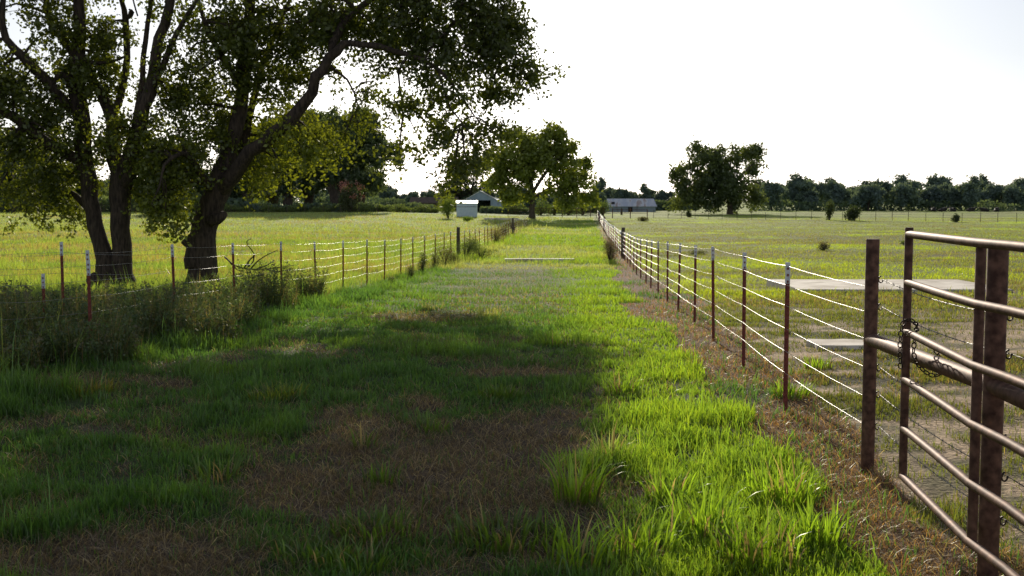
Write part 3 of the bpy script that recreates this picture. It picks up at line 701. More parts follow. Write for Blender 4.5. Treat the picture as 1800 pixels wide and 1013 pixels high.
dist_tree('pasture_tree', 'broad two lobed dark tree alone in the right pasture', 'tree', 1283, 376, 215,
    [[(1283, 380, 0, 7), (1283, 366, 0, 5), (1284, 345, 0, 4.5), (1288, 325, 0, 4), (1298, 312, 0, 3), (1312, 300, 0, 2), (1322, 290, 0, 1)],
     [(1284, 345, 0, 4), (1276, 320, 0, 3.5), (1268, 295, 0, 2.5), (1262, 270, 0, 1.2)], [(1286, 330, 0, 3), (1300, 322, 0, 2.5), (1320, 318, 0, 2), (1338, 325, 0, 1)],
     [(1281, 345, 0, 3.5), (1250, 320, 0, 3), (1220, 300, 0, 2), (1200, 290, 0, 1)], [(1296, 312, 0, 2), (1296, 280, 0, 1.5), (1300, 262, 0, .8)]],
    [(1240, 290, 0, 36, 28, 6, 55, .3), (1262, 325, 0, 40, 34, 6, 70, .15), (1215, 310, 0, 28, 30, 5, 38, .45), (1205, 345, 0, 26, 20, 4, 26, .7), (1270, 300, 0, 30, 34, 5, 50, .3), (1262, 275, 0, 22, 14, 4, 18, .4), (1235, 348, 0, 34, 20, 4, 34, .2), (1275, 352, 1, 34, 16, 4, 26, .1),
     (1296, 272, 0, 26, 18, 4, 28, .45), (1318, 285, 0, 20, 22, 4, 24, .3), (1280, 295, 0, 26, 24, 4, 32, .3), (1310, 342, 0, 24, 20, 4, 28, .4), (1330, 335, 0, 10, 16, 2, 7, .4), (1230, 270, 0, 16, 10, 3, 8, .4), (1322, 262, 0, 10, 10, 2, 4, .4), (1190, 295, 0, 10, 10, 2, 5, .4), (1330, 305, 0, 9, 14, 2, 5, .3), (1255, 345, 1, 60, 26, 6, 60, .15), (1200, 352, 0, 20, 16, 4, 20, .5), (1305, 352, 1, 34, 14, 4, 24, .3)],
    .56, (.065, .10, .045), (.22, .28, .07))

GROV = dict(dens=2.6, leaf=.62, colA=(.07, .11, .065), colB=(.20, .26, .08))
def multi(px, row, h, lean=0, n=5, sp=34):
    out = []
    for k in range(n):
        t = (k / (n - 1) - .5) * 2
        e = px + t * sp + lean
        out.append([(px + t * 4, row + 4, 0, 3.4), (px + t * 7, row - h * .18, 0, 3), (px + t * sp * .55, row - h * .45, t, 2.2), (e, row - h * .8, t, 1)])
    return out
dist_tree('grove_tree', 'dark multi stemmed tree right of the grove, crown reaching into the open sky', 'tree', 590, 366, 195, multi(588, 362, 120, 10, 5, 38),
    [(600, 250, 0, 45, 40, 5, 85, .3), (640, 245, 0, 36, 34, 4, 50, .35), (665, 275, 0, 28, 24, 3, 26, .35), (600, 300, 0, 50, 24, 4, 50, .2), (650, 310, 0, 28, 18, 3, 24, .25), (560, 270, 0, 36, 36, 4, 46, .3), (620, 215, 0, 32, 22, 3, 26, .4), (690, 270, 0, 12, 14, 2, 5, .4), (670, 325, 0, 10, 10, 1, 4, .3)], group=None, **GROV)
dist_tree('grove_tree', 'dark tree in the middle of the grove, left of the pink flowering bush', 'tree', 540, 364, 202, multi(543, 360, 110, 0, 4, 30),
    [(530, 290, 0, 42, 34, 4, 60, .3), (510, 250, 0, 42, 34, 4, 58, .4), (550, 310, 0, 38, 18, 3, 34, .2), (545, 225, 0, 36, 28, 4, 44, .4)], **GROV)
dist_tree('grove_tree', 'tree with broad dark stem cluster just right of the knobbly foreground trunk gap', 'tree', 508, 366, 196, multi(506, 362, 100, -6, 5, 24),
    [(490, 290, 0, 44, 34, 4, 60, .3), (470, 240, 0, 45, 36, 4, 58, .35), (505, 320, 0, 30, 16, 3, 26, .2)], **GROV)
dist_tree('grove_tree', 'leftmost grove tree, three splayed bare stems showing beside the foreground trunk', 'tree', 438, 366, 196, multi(436, 362, 100, 0, 4, 28),
    [(430, 290, 0, 40, 32, 4, 52, .3), (410, 250, 0, 45, 34, 4, 52, .35), (455, 315, 0, 32, 16, 3, 26, .2), (400, 325, 0, 20, 22, 2, 20, .2)], **GROV)
dist_tree('grove_tree', 'mid green tree filling the back of the grove behind the yellow green drooping leaves', 'tree', 480, 366, 222, multi(480, 362, 70, 0, 4, 26),
    [(470, 310, 0, 52, 34, 5, 44, .4), (520, 300, 0, 48, 34, 5, 40, .4), (495, 265, 0, 50, 30, 5, 34, .4), (450, 335, 0, 30, 16, 3, 14, .3)], **GROV)
dist_tree('grove_tree', 'mid green tree behind the pink flowering bush at the right end of the grove', 'tree', 632, 366, 224, multi(632, 362, 60, 0, 3, 18),
    [(630, 300, 0, 34, 28, 4, 22, .4), (600, 325, 0, 34, 18, 4, 14, .4), (655, 325, 0, 22, 16, 3, 10, .4)], **GROV)
dist_tree('background_tree', 'dark bushy tree behind the gap between the twin trunks and the knobbly trunk', 'tree', 300, 368, 200, multi(300, 364, 80, 0, 4, 30),
    [(290, 320, 0, 50, 36, 5, 80, .2), (340, 325, 0, 34, 34, 4, 44, .2), (260, 335, 0, 34, 30, 4, 40, .2), (310, 280, 0, 44, 30, 4, 44, .25)], **GROV)
dist_tree('background_tree', 'mid green tree in the hedge seen left of the twin trunks', 'tree', 118, 370, 205, multi(118, 366, 70, 0, 4, 26),
    [(118, 320, 0, 50, 34, 5, 50, .35), (160, 335, 0, 34, 28, 4, 30, .35), (80, 340, 0, 34, 24, 4, 26, .35)], **GROV)
dist_tree('background_tree', 'mid green tree seen just right of the knobbly foreground trunk', 'tree', 385, 368, 210, multi(385, 364, 70, 0, 4, 26),
    [(385, 320, 0, 44, 34, 5, 44, .35), (360, 340, 0, 30, 24, 4, 24, .3), (415, 338, 0, 28, 22, 4, 20, .35)], **GROV)
dist_tree('background_tree', 'grey green tree behind the utility pole at the left edge', 'tree', 30, 372, 190, multi(30, 368, 100, 0, 4, 30),
    [(20, 300, 0, 50, 34, 5, 60, .35), (50, 275, 0, 34, 30, 4, 34, .4), (0, 265, 0, 34, 26, 4, 22, .4), (80, 325, 0, 36, 30, 4, 40, .25), (-40, 310, 0, 44, 44, 4, 50, .3), (20, 350, 0, 70, 14, 4, 30, .2)],
    dens=2.2, leaf=.6, colA=(.05, .08, .06), colB=(.12, .15, .08))
dist_tree('background_tree', 'dark spreading tree behind the weathered lean to barn', 'tree', 812, 364, 250, multi(815, 360, 60, 0, 4, 24),
    [(815, 310, 0, 34, 30, 5, 60, .2), (790, 335, 0, 26, 18, 4, 30, .2), (840, 330, 0, 34, 22, 4, 40, .2), (850, 300, 1, 24, 26, 4, 26, .2), (780, 350, 0, 20, 12, 3, 14, .3), (800, 290, 0, 18, 14, 3, 10, .3)],
    leaf=.5, colA=(.035, .055, .03), colB=(.09, .12, .04))

for cx, cy, r, h, lb in LW:
    root = empty('weed_clump', (cx, cy, gz(cx, cy))); tag(root, lb, 'weeds'); bz = np.array(root.location)
    ns = int(170 * r); SP = []; SC = []; LP = []; LCc = []
    for s_ in range(ns):
        a = random.uniform(0, 6.28); q = math.sqrt(random.random()) * r * .8
        hh = h * random.uniform(.42, 1.0) * (1 - .45 * (q / r) ** 2)
        P0 = np.array([cx + math.cos(a) * q, cy + math.sin(a) * q]); out = np.array([math.cos(a), math.sin(a)]) * random.uniform(0, .3) * hh
        m = 46; t = rng.random(m) ** .8
        p = np.stack([P0[0] + out[0] * t ** 1.6, P0[1] + out[1] * t ** 1.6, np.zeros(m)], -1)
        p[:, 2] = gz(*P0) + hh * t
        p += rng.normal(size=(m, 3)) * np.array([.06, .06, .03]) * (1.15 - t)[:, None] * 1.4
        LP.append(p); k = (.45 + .75 * t * rng.random(m))[:, None]
        LCc.append(np.array(random.choice(((.12, .19, .07), (.15, .22, .09), (.10, .17, .07), (.2, .2, .1)))) * k)
        SP.append((P0[0], P0[1], hh, math.atan2(out[1], out[0]), np.hypot(*out) / hh))
    LP = np.concatenate(LP); LCc = np.concatenate(LCc)
    V, F, Z, C = leaf_cloud(LP - bz, .048, LCc, .42)
    mesh_obj('foliage', np_mesh('foliage', V, F, Z, C), M['leaf'], root)
    SP = np.array(SP); n = len(SP) * 9
    idx = rng.integers(0, len(SP), n); x = SP[idx, 0] + rng.normal(0, .07, n); y = SP[idx, 1] + rng.normal(0, .07, n)
    c = np.where((rng.random(n) < .3)[:, None], C3(.30, .24, .13), C3(.13, .19, .08)) * (.5 + .8 * rng.random(n))[:, None]
    V, F, Z, C = curved(x, y, ground(x, y), SP[idx, 2] * (.5 + .75 * rng.random(n)), np.full(n, .005), SP[idx, 3] + rng.normal(0, .8, n), np.abs(rng.normal(.4, .35, n)), c)
    mesh_obj('stalks', np_mesh('stalks', V - bz.astype(np.float32), F, Z, C), M['grass'], root)

# ---- bushes ---------------------------------------------------------------------
def bush(name, label, cat, px, row, wpx, hpx, leaf_k, n, colA, colB, lean=0, mat='leaf', group=None, flowers=None, shape=.5, d=None):
    if d is None: X, Y, Zg = hit(px, row)
    else:
        X, Y, _ = at(px, row, d); Zg = gz(X, Y)
    s = Y / F_PX; w, h = wpx * s / 2, hpx * s
    k = 9; cs = in_ball(k) * np.array([w * .6, w * .6, h * .36]) + np.array([0, 0, h * .42])
    cs[:, 2] = np.clip(cs[:, 2], h * .15, h)
    idx = rng.integers(0, k, n)
    p = cs[idx] + in_ball(n) * np.array([w * .5, w * .5, h * shape * .7])
    p[:, 2] = np.abs(p[:, 2])
    p[:, 2] = np.clip(p[:, 2], .02 * h, None)
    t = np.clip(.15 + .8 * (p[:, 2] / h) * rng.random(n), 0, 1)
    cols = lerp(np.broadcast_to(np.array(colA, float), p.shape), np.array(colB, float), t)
    V, F, Z, C = leaf_cloud(p, leaf_k * s * 2, cols)
    root = empty(name, (X, Y, Zg)); tag(root, label, cat, group)
    mb = MB()
    for q in cs: mb.tube([(0, 0, -.05), (q[0] * .5, q[1] * .5, q[2] * .55), tuple(q)], [s * 1.0, s * .7, s * .3], n=5)
    mb.build('stem', M['bark_far'], root)
    mesh_obj('foliage', np_mesh('foliage', V, F, Z, C), M[mat], root)
    if flowers:
        fn = flowers[1]; v = rng.normal(size=(fn, 3)); v /= np.linalg.norm(v, axis=1)[:, None]; v[:, 2] = np.abs(v[:, 2])
        ctr = v[rng.integers(0, 14, fn)] * np.array([w * .95, w * .95, h * .5]) + np.array([0, 0, h * .5]) + rng.normal(size=(fn, 3)) * w * .12
        V, F, Z, C = leaf_cloud(ctr, leaf_k * s * 1.6, np.broadcast_to(np.array(flowers[0]), (fn, 3)) * (.7 + .6 * rng.random(fn))[:, None])
        mesh_obj('blossom', np_mesh('blossom', V, F, Z, C), M[mat], root)
    return root
DG, MG = (.035, .055, .022), (.10, .14, .035)
bush('flowering_bush', 'pink flowering bush standing in front of the grove', 'bush', 616, 372, 52, 54, 1.6, 2600, (.04, .06, .02), (.12, .13, .04), flowers=((.55, .22, .22), 420), d=182)
bush('shrub', 'pale green feathery shrub beside the white shed', 'bush', 788, 390, 44, 44, 1.1, 3000, (.13, .19, .03), (.32, .42, .09), d=150)
bush('shrub', 'small sunlit green shrub in front of the white shed', 'bush', 822, 392, 26, 10, 1.0, 600, (.12, .2, .03), (.28, .42, .06), d=140)
bush('cedar_bush', 'dark rounded bush by the far pasture fence', 'bush', 1502, 388, 40, 28, 1.5, 1800, DG, (.06, .09, .03))
bush('young_tree', 'small upright tree left of the dark rounded bush by the far fence', 'tree', 1458, 387, 20, 38, 1.3, 1000, DG, MG, shape=.45)
bush('small_bush', 'small dark bush by the far fence above the gate', 'bush', 1681, 391, 19, 17, 1.3, 700, (.03, .05, .03), (.07, .10, .04))
bush('weed_bush', 'brownish weed bush in the right pasture below the bright green strip', 'weeds', 1448, 441, 30, 17, 1.0, 900, (.08, .08, .04), (.22, .19, .11))
bush('small_bush', 'small grey green bush below the left side of the pasture tree', 'bush', 1210, 382, 13, 15, 1.2, 500, DG, MG)
bush('weed_bush', 'low green weeds beside the top corner of the gate', 'weeds', 1590, 432, 26, 12, 1.0, 350, (.07, .11, .03), (.18, .26, .06))
bush('weed_bush', 'dark weeds near the small concrete cover and the distant lane fence', 'weeds', 1225, 448, 46, 11, .9, 700, (.07, .09, .03), (.16, .17, .07))
bush('weed_bush', 'dark weed patch in the pasture beside the lane fence', 'weeds', 1130, 389, 36, 9, 1.0, 500, (.07, .07, .03), (.18, .16, .08))
bush('weed_bush', 'round tuft of weeds in the left field beyond the leftmost post', 'weeds', 86, 405, 26, 12, 1.0, 500, (.06, .10, .03), (.17, .24, .06))
bush('dry_brush', 'dry brown brush piled against the right fence halfway down the lane', 'weeds', 1072, 462, 34, 56, .7, 4200, (.07, .055, .04), (.20, .15, .10))
bush('leafy_weeds', 'leafy dark weeds climbing the left fence by the big wooden post', 'weeds', 818, 456, 60, 46, .7, 3600, (.04, .07, .025), (.14, .2, .05))
bush('leafy_weeds', 'tangle of reddish weeds on the left fence left of the big wooden post', 'weeds', 782, 466, 52, 44, .7, 2800, (.07, .06, .03), (.18, .16, .07))
bush('leafy_weeds', 'dark weed column on the left fence nearest the last white tipped post', 'weeds', 742, 480, 30, 44, .8, 1600, (.04, .06, .025), (.16, .2, .07))
bush('leafy_weeds', 'green weeds at the foot of the left fence before the lane narrows', 'weeds', 846, 456, 66, 28, .7, 2600, (.07, .11, .03), (.2, .28, .06))
for px, row, w_, h_, lb in ((722, 490, 26, 26, 'short leafy weeds under the wires left of the reddish tangle'), (764, 472, 34, 30, 'leafy weeds between two posts of the left fence, left of the reddish tangle'),
                           (800, 466, 40, 24, 'low leafy weeds in front of the reddish tangle on the left fence'), (832, 446, 36, 30, 'leafy weeds just beyond the big wooden post'),
                           (884, 416, 30, 22, 'weedy growth on the far left fence before the lane tree'), (690, 500, 34, 14, 'low green weeds at the foot of the left fence posts')):
    bush('leafy_weeds', lb, 'weeds', px, row, w_, h_, .75, 1500, (.05, .07, .03), (.22, .26, .09))
bush('leafy_weeds', 'pale dry weeds along the far stretch of the left fence', 'weeds', 870, 428, 56, 34, .7, 2600, (.14, .13, .06), (.34, .32, .14))
bush('leafy_weeds', 'pale green weeds where the left fence nears the lane tree', 'weeds', 904, 406, 44, 26, .8, 1600, (.12, .14, .05), (.3, .32, .12))
for i in range(20):
    bush('hedge_shrub', 'sunlit weedy shrub in the strip under the grove', 'bush', 396 + i * 19 + random.uniform(-8, 8), 371, random.uniform(30, 46), random.uniform(10, 20), 1.2, 620,
         (.08, .12, .03), (.26, .36, .08), group='shrubs in the strip under the grove', d=186 + random.uniform(-3, 4))
for i in range(18):
    bush('hedge_shrub', 'shaded shrub in the hedge behind the far left field', 'bush', -20 + i * 22 + random.uniform(-8, 8), 373, random.uniform(38, 56), random.uniform(22, 40), 1.3, 900,
         (.05, .08, .03), (.14, .2, .05), group='hedge shrubs behind the left field', d=184 + random.uniform(-3, 4))
for i, px in enumerate((905, 950, 975, 1000, 1025, 1060)):
    bush('hedge_shrub', 'green shrub behind the pipe fence at the end of the lane', 'bush', px, 366, random.uniform(36, 50), random.uniform(20, 40), 1.2, 1000,
         (.06, .1, .03), (.2, .28, .06), group='shrubs behind the corral fence', d=200 + random.uniform(-3, 6))

# ---- tree line --------------------------------------------------------------------
protos = []
def treeline_proto(k):
    W = (3.6, 4.4, 3.2, 4.0)[k]; H = (8.2, 7.4, 9.2, 6.6)[k]
    bl = []
    for i in range(8):
        a = random.uniform(-1, 1); hh = random.uniform(.32, .86)
        bl.append(((a * W * (1.0 - hh * .45), random.uniform(-1, 1) * W * .5, hh * H), (W * .42, W * .4, H * .17), 24, random.choice((.15, .3, .6))))
    lim = [([(0, 0, -.3), (.1, 0, H * .3), (.3, 0, H * .6), (.2, 0, H * .85)], [.3, .24, .16, .06]),
           ([(.1, 0, H * .3), (W * .4, .3, H * .55)], [.16, .06]), ([(.1, 0, H * .28), (-W * .4, -.3, H * .5)], [.16, .06])]
    return tree('treeline_tree', 'dark tree in the distant tree line', 'tree', (0, 0, 0), lim, bl, .75, (.14, .20, .21), (.22, .30, .20), M['leaf_far'], M['bark_far'],  # leaf colours paled and blued to paint in distance haze
                'trees in the distant tree line', nside=5, per_cluster=5, spray_len=1.0, spread=.42, leaves=34, droop=.2, step=2, tw_r=.06)
def copy_tree_obj(root):
    r = root.copy(); COL.objects.link(r)
    for ch in list(root.children):
        c = ch.copy(); COL.objects.link(c); c.parent = r
    return r
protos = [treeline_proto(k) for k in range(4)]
spots = []
for i in range(26): spots.append((1352 + i * 25 + random.uniform(-8, 8), 290 + random.uniform(-8, 14), random.uniform(.72, 1.0)))
for i in range(20): spots.append((1340 + i * 32 + random.uniform(-8, 8), 330 + random.uniform(-8, 12), random.uniform(.85, 1.1)))
for i in range(8): spots.append((1052 + i * 20 + random.uniform(-5, 5), 310 + random.uniform(-8, 12), random.uniform(.62, .92)))
for i in range(13): spots.append((850 + i * 17 + random.uniform(-5, 5), 236 + random.uniform(-8, 20), random.uniform(.42, .66)))
for i in range(12): spots.append((640 + i * 17 + random.uniform(-5, 5), 400 + random.uniform(-14, 20), random.uniform(.5, .85)))
for i in range(26): spots.append((-160 + i * 32 + random.uniform(-6, 6), 285 + random.uniform(-8, 18), random.uniform(.65, .95)))
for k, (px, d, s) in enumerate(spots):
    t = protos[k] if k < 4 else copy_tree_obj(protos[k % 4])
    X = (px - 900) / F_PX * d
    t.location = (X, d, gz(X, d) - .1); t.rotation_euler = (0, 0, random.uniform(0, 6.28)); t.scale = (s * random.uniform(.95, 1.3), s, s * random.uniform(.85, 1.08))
# undergrowth of the wood (one uncountable mass)
ug = []
for (p0, p1, dd, hh) in ((1330, 2060, 284, 2.6), (1040, 1230, 300, 2.2), (560, 860, 392, 3.0), (-200, 660, 272, 3.0), (770, 1062, 246, 2.6), (845, 935, 205, 1.0), (380, 760, 188, 1.3), (-160, 420, 186, 2.6)):
    n = 5200; px = p0 + rng.random(n) * (p1 - p0)
    X = (px - 900) / F_PX * dd; Y = dd + rng.random(n) * 10
    zz = ground(X, Y); hmax = hh * (.35 + 1.1 * fbm(X, Y * 0, 5, 61))
    Pz = zz + rng.random(n) * hmax
    cols = lerp(np.broadcast_to(C3(.10, .15, .13), (n, 3)), C3(.20, .28, .12), (Pz - zz) / hmax * rng.random(n))
    ug.append(leaf_cloud(np.stack([X, Y, Pz], -1), .8, cols))
V, F, Z, C = join_parts(ug)
tag(mesh_obj('undergrowth', np_mesh('undergrowth', V, F, Z, C), M['leaf_far']), 'dark undergrowth along the foot of the distant tree line', 'undergrowth', kind='stuff')

# ------------------------------------------------------------------ fences
def tpost_mesh(studs=True):
    mb = MB(); H = 1.20
    mb.box((0, -.004, H / 2 - .15), (.036, .005, H + .3)); mb.box((0, .016, H / 2 - .15), (.005, .035, H + .3))
    if studs:
        z = .06
        while z < H - .02:
            mb.box((0, -.011, z), (.013, .012, .018)); z += .052
    return mb.mesh('post')
def tip_mesh():
    mb = MB(); H = 1.20; h = .17
    mb.box((0, -.004, H - h / 2 + .002), (.039, .009, h)); mb.box((0, .016, H - h / 2 + .002), (.009, .038, h + .001))
    return mb.mesh('white_tip')
TP, TT = tpost_mesh(), tip_mesh()
TP.materials.append(M['tpost']); TT.materials.append(M['tip'])
DK = M['tpost'].copy(); DK.name = 'dark_post_paint'
def rough_wood_post(h, r):
    mb = MB(); mb.tube([(0, 0, -.4), (.01, 0, h * .3), (0, .01, h * .7), (.01, 0, h)], [r * 1.05, r, r * .97, r * .9], n=12, wob=.08); return mb
WIREZ = [1.17, 1.02, .85, .67, .49, .31]
def wire_fence(label, fx, ys, woods, root_xy, ztop=0, nw=6, twist=(6.9, 20.5)):
    root = empty('wire_fence', (root_xy[0], root_xy[1], gz(*root_xy))); tag(root, label, 'fence')
    b0 = np.array(root.location)
    pts = []
    for i, y in enumerate(ys):
        x = fx(y); z = gz(x, y)
        j = (random.uniform(-.02, .02), random.uniform(-.05, .05)); hz = random.uniform(-.012, .012)
        if i in woods:
            o = rough_wood_post(1.38, .085).build('wooden_post', M['wood'], root, loc=(x - b0[0], y - b0[1], z - b0[2]), smooth=True)
        else:
            o = bpy.data.objects.new('post', TP); COL.objects.link(o); o.parent = root
            o.location = (x - b0[0] + j[0], y - b0[1] + j[1], z - b0[2] + hz)
            o.rotation_euler = (random.uniform(-.02, .02), random.uniform(-.022, .022), random.uniform(-.15, .15) + math.pi / 2 * 0)
            t = bpy.data.objects.new('white_tip', TT); COL.objects.link(t); t.parent = o
        pts.append((x - .022, y, z + hz))
    return root, b0, pts
def run_wires(root, b0, pts, zs, r=.0024, mat='wire', tw=None, sagk=.025, far_r=.0022, jit=.006):
    for w, hz in enumerate(zs):
        mb = MB(); P = []
        for i in range(len(pts) - 1):
            a = np.array(pts[i]); b = np.array(pts[i + 1]); L = np.linalg.norm(b - a)
            za = hz + random.uniform(-jit, jit) if i == 0 else zprev
            zb = hz + random.uniform(-jit, jit)
            m = max(2, int(L / (.55 if a[1] < 60 else 1.5)))
            for k in range(m):
                t = k / m; p = a + (b - a) * t; p[2] += za + (zb - za) * t - sagk * 4 * t * (1 - t)
                P.append(p)
            zprev = zb
        p = np.array(pts[-1]); p[2] += zprev; P.append(p); P = np.array(P)
        near = [p for p in P if tw and p[1] < tw[1]]; far = [p for p in P if not (tw and p[1] < tw[1])]
        if near and far: far = [near[-1]] + far
        if len(near) > 1:
            near = np.array(near); s = np.concatenate([[0], np.cumsum(np.linalg.norm(np.diff(near, axis=0), axis=1))])
            q = np.arange(0, s[-1], .016)
            c = np.stack([np.interp(q, s, near[:, k]) for k in range(3)], -1)
            for ph in (0, math.pi):
                th = q * 2 * math.pi / .10 + ph
                cc = c + np.stack([np.cos(th), np.zeros_like(th), np.sin(th)], -1) * .0013
                mb.tube(cc - b0, .0014, n=4, caps=False)
        if len(far) > 1:
            fa = np.array(far)
            mb.tube(fa - b0, list(np.clip(r + .00003 * fa[:, 1], r, .006)), n=4, caps=False)
        mb.build('wire', M[mat], root, smooth=True)
ysR = [9.1, 11.6] + [14.3 + 2.8 * i for i in range(0, 56)]
rootR, b0R, ptsR = wire_fence('long wire fence of red brown white tipped posts right of the lane', fenceR, ysR,
                              {15, 34, 50}, (fenceR(9.1), 9.1))
run_wires(rootR, b0R, [((1530 - 900) / F_PX * 7.04 - .03, 7.04, gz(2.1, 7.04))] + ptsR, WIREZ, tw=(6.9, 26), sagk=.010)
ysL = [12.9, 15.6, 18.4, 21.2, 24.0, 26.8] + [29.6 + 2.8 * i for i in range(0, 33)]
rootL, b0L, ptsL = wire_fence('overgrown wire fence of white tipped posts along the left side of the lane', fenceL, ysL, {14, 29}, (fenceL(12.9), 12.9))
pre = [(-6.35, 10.3, gz(-6.35, 10.3)), (-5.6, 11.6, gz(-5.6, 11.6))]
run_wires(rootL, b0L, pre + [p for p in ptsL], WIREZ, tw=None, r=.0012, mat='dimwire')
# extra posts standing off the corner of the left fence
for (X, Y, extra) in (((108 - 900) / F_PX * 14.2, 14.2, .06), ((154.5 - 900) / F_PX * 12.6, 12.6, -.12), (-5.45, 11.3 + 1.9, -.3)):
    z = gz(X, Y)
    o = bpy.data.objects.new('post', TP); COL.objects.link(o); o.parent = rootL
    o.location = (X - b0L[0], Y - b0L[1], z - b0L[2] + extra)
    t = bpy.data.objects.new('white_tip', TT); COL.objects.link(t); t.parent = o
# the leftmost stretch running off to the left
run_wires(rootL, b0L, [(-12.0, 14.6, gz(-12, 14.6)), (-9.0, 14.3, gz(-9, 14.3)), ((108 - 900) / F_PX * 14.2, 14.2, gz(-5.62, 14.2) + .05), (fenceL(15.6), 15.6, gz(fenceL(15.6), 15.6))], [1.08, .82], r=.0014, mat='dimwire')

# far fences: thin posts with strands
def far_fence(label, P0, P1, n, h, rpost, wires, mat, name='field_fence', rr=.012, rails=False):
    x0, y0 = P0; x1, y1 = P1
    root = empty(name, (x0, y0, gz(x0, y0))); tag(root, label, 'fence'); b0 = np.array(root.location)
    pts = []
    pm = None
    for i in range(n):
        t = i / (n - 1); x = x0 + (x1 - x0) * t + random.uniform(-.1, .1); y = y0 + (y1 - y0) * t; z = gz(x, y)
        if pm is None:
            mb = MB(); mb.tube([(0, 0, -.3), (0, 0, h)], [rpost, rpost * .95], n=6); pm = mb.mesh('post'); pm.materials.append(mat)
        o = bpy.data.objects.new('post', pm); COL.objects.link(o); o.parent = root
        o.location = (x - b0[0], y - b0[1], z - b0[2]); o.scale = (1, 1, random.uniform(.9, 1.08)); pts.append(np.array([x, y - rpost, z]))
    for hz in wires:
        mb = MB(); mb.tube([p + np.array([0, 0, hz + random.uniform(-.03, .03) * (not rails)]) - b0 for p in pts], rr, n=5 if rails else 3)
        mb.build('rail' if rails else 'wire', mat, root)
    return root
xr0 = hit(1150, 384); xr1 = hit(1850, 394)
far_fence('thin wire fence crossing the far side of the right pasture', (xr0[0], xr0[1]), (xr1[0] + 10, xr1[1]), 30, 1.2, .035, (1.1, .8, .5), M['wood'])
far_fence('thin wire fence along the far edge of the left field', (-92, 178), (-4, 178), 32, 1.25, .035, (1.1, .8, .5), M['wood'])
far_fence('pipe rail corral fence at the far end of the lane', (3.5, 176), (14.2, 176), 6, 1.5, .06, (1.4, 1.05, .7, .35), M['pipe'], 'corral_fence', .035, True)
far_fence('dark pipe fence leading right from the far end of the lane', (14.8, 168), (20.0, 168), 3, 1.55, .075, (1.3, .8), M['pipe'], 'corral_fence', .035, True)
xd, yd, zd = hit(1092, 378)
mbp = MB(); mbp.tube([(0, 0, -.3), (0, 0, 1.2)], [.2, .17], n=9, wob=.1)
tag(mbp.build('corral_post', M['wood'], loc=(xd, yd - .6, zd), smooth=True), 'thick short wooden post beside the dark pipe fence at the lane end', 'post')

def ranch_gate(label, X, Y, w, h, nr, rz=0):
    root = empty('pipe_gate', (X, Y, gz(X, Y)), rz); tag(root, label, 'gate')
    for s in (0, w):
        mb = MB(); mb.tube([(s, 0, .1), (s, 0, h)], .04, n=6); mb.build('upright', M['pipe'], root)
    for k in range(nr):
        z = .15 + (h - .2) * k / (nr - 1)
        mb = MB(); mb.tube([(0, -.02, z), (w, -.02, z)], .03, n=6); mb.build('rail', M['pipe'], root)
    return root
ranch_gate('brown five bar gate under the lane tree at the far end', at(893, 370, 170)[0], 170, 3.2, 1.6, 5)

# ------------------------------------------------------------------ near gate, braces, chain
def pipe(mb, a, b, r, n=20): mb.tube([a, b], r, n=n)
gr = empty('brace_fence', (2.2, 7.04, gz(2.2, 7.04))); tag(gr, 'thick brown pipe posts joined by a horizontal brace pipe at the right', 'fence')
b0 = np.array(gr.location)
PA = np.array([at(1530, 600, 7.04)[0], 7.04]); PB = np.array([at(1746, 700, 5.0)[0], 5.0]); PC = np.array([2.02, 2.55])
def brace_post(P, top, r):
    mb = MB(); mb.tube([(0, 0, -.3), (0, 0, top - .006), (0, 0, top)], [r, r, r * .94], n=28)
    o = mb.build('post', M['pipe'], gr, loc=(P[0] - b0[0], P[1] - b0[1], gz(*P) - b0[2])); smooth_by_angle(o); return o
brace_post(PA, 1.46 - gz(*PA), .041); brace_post(PB, 1.50 - gz(*PB), .045); brace_post(PC, 1.50, .047)
z_a = at(1530, 597, 7.04)[2]; z_b = at(1745, 678, 5.0)[2]
for A, Bp, za, zb in ((PA, PB, z_a, z_b), (PB, PC, z_b, z_b - .02)):
    dirv = np.array([*(Bp - A), zb - za]); dirv /= np.linalg.norm(dirv)
    a = np.array([*A, za]) + dirv * .02; b = np.array([*Bp, zb]) - dirv * .02
    mb = MB(); mb.tube([a - b0, b - b0], .041, n=28); o = mb.build('brace', M['pipe'], gr); smooth_by_angle(o)
# hooks where the strands tie to the posts, and the strands beyond
def hook(P, z, r):
    mb = MB(); pts = []
    for k in range(15):
        th = -.9 + k / 14 * 5.0
        pts.append((P[0] + r + .012 + .014 * math.cos(th + 2.4), P[1] - .01 + .006 * k / 14, z + .020 * math.sin(th + 2.4)))
    mb.tube([np.array(p) - b0 for p in pts], .0042, n=6); mb.build('wire_hook', M['chain'], gr, smooth=True)
hz_list = (1.21, 1.04, .85, .66, .49, .29)
for hzv in hz_list:
    hook(PA, hzv, .041)
    hook(PB, hzv - .02, .047)
for hzv in hz_list:
    mb = MB()
    a = np.array([PA[0] + .06, PA[1] - .02, hzv]); b = np.array([PB[0] + .075, PB[1], hzv - .02]); c = np.array([PC[0] + .3, PC[1], hzv - .02])
    P = []
    for (u, v) in ((a, b), (b, c)):
        for k in range(90):
            t = k / 90; p = u + (v - u) * t; p[2] -= .03 * 4 * t * (1 - t); P.append(p)
    P = np.array(P); th = np.arange(len(P)) * 1.3
    for ph in (0, math.pi):
        mb.tube(P + np.stack([np.cos(th + ph), 0 * th, np.sin(th + ph)], -1) * .0018 - b0, .0019, n=4, caps=False)
    for k in range(4, len(P) - 2, 6):      # barbs
        q = P[k] - b0
        for s in (-1, 1): mb.tube([q + np.array([.004, 0, -.012 * s]), q + np.array([-.004, 0, .012 * s])], .0012, n=3)
    mb.build('barbed_wire', M['oldwire'], gr, smooth=True)

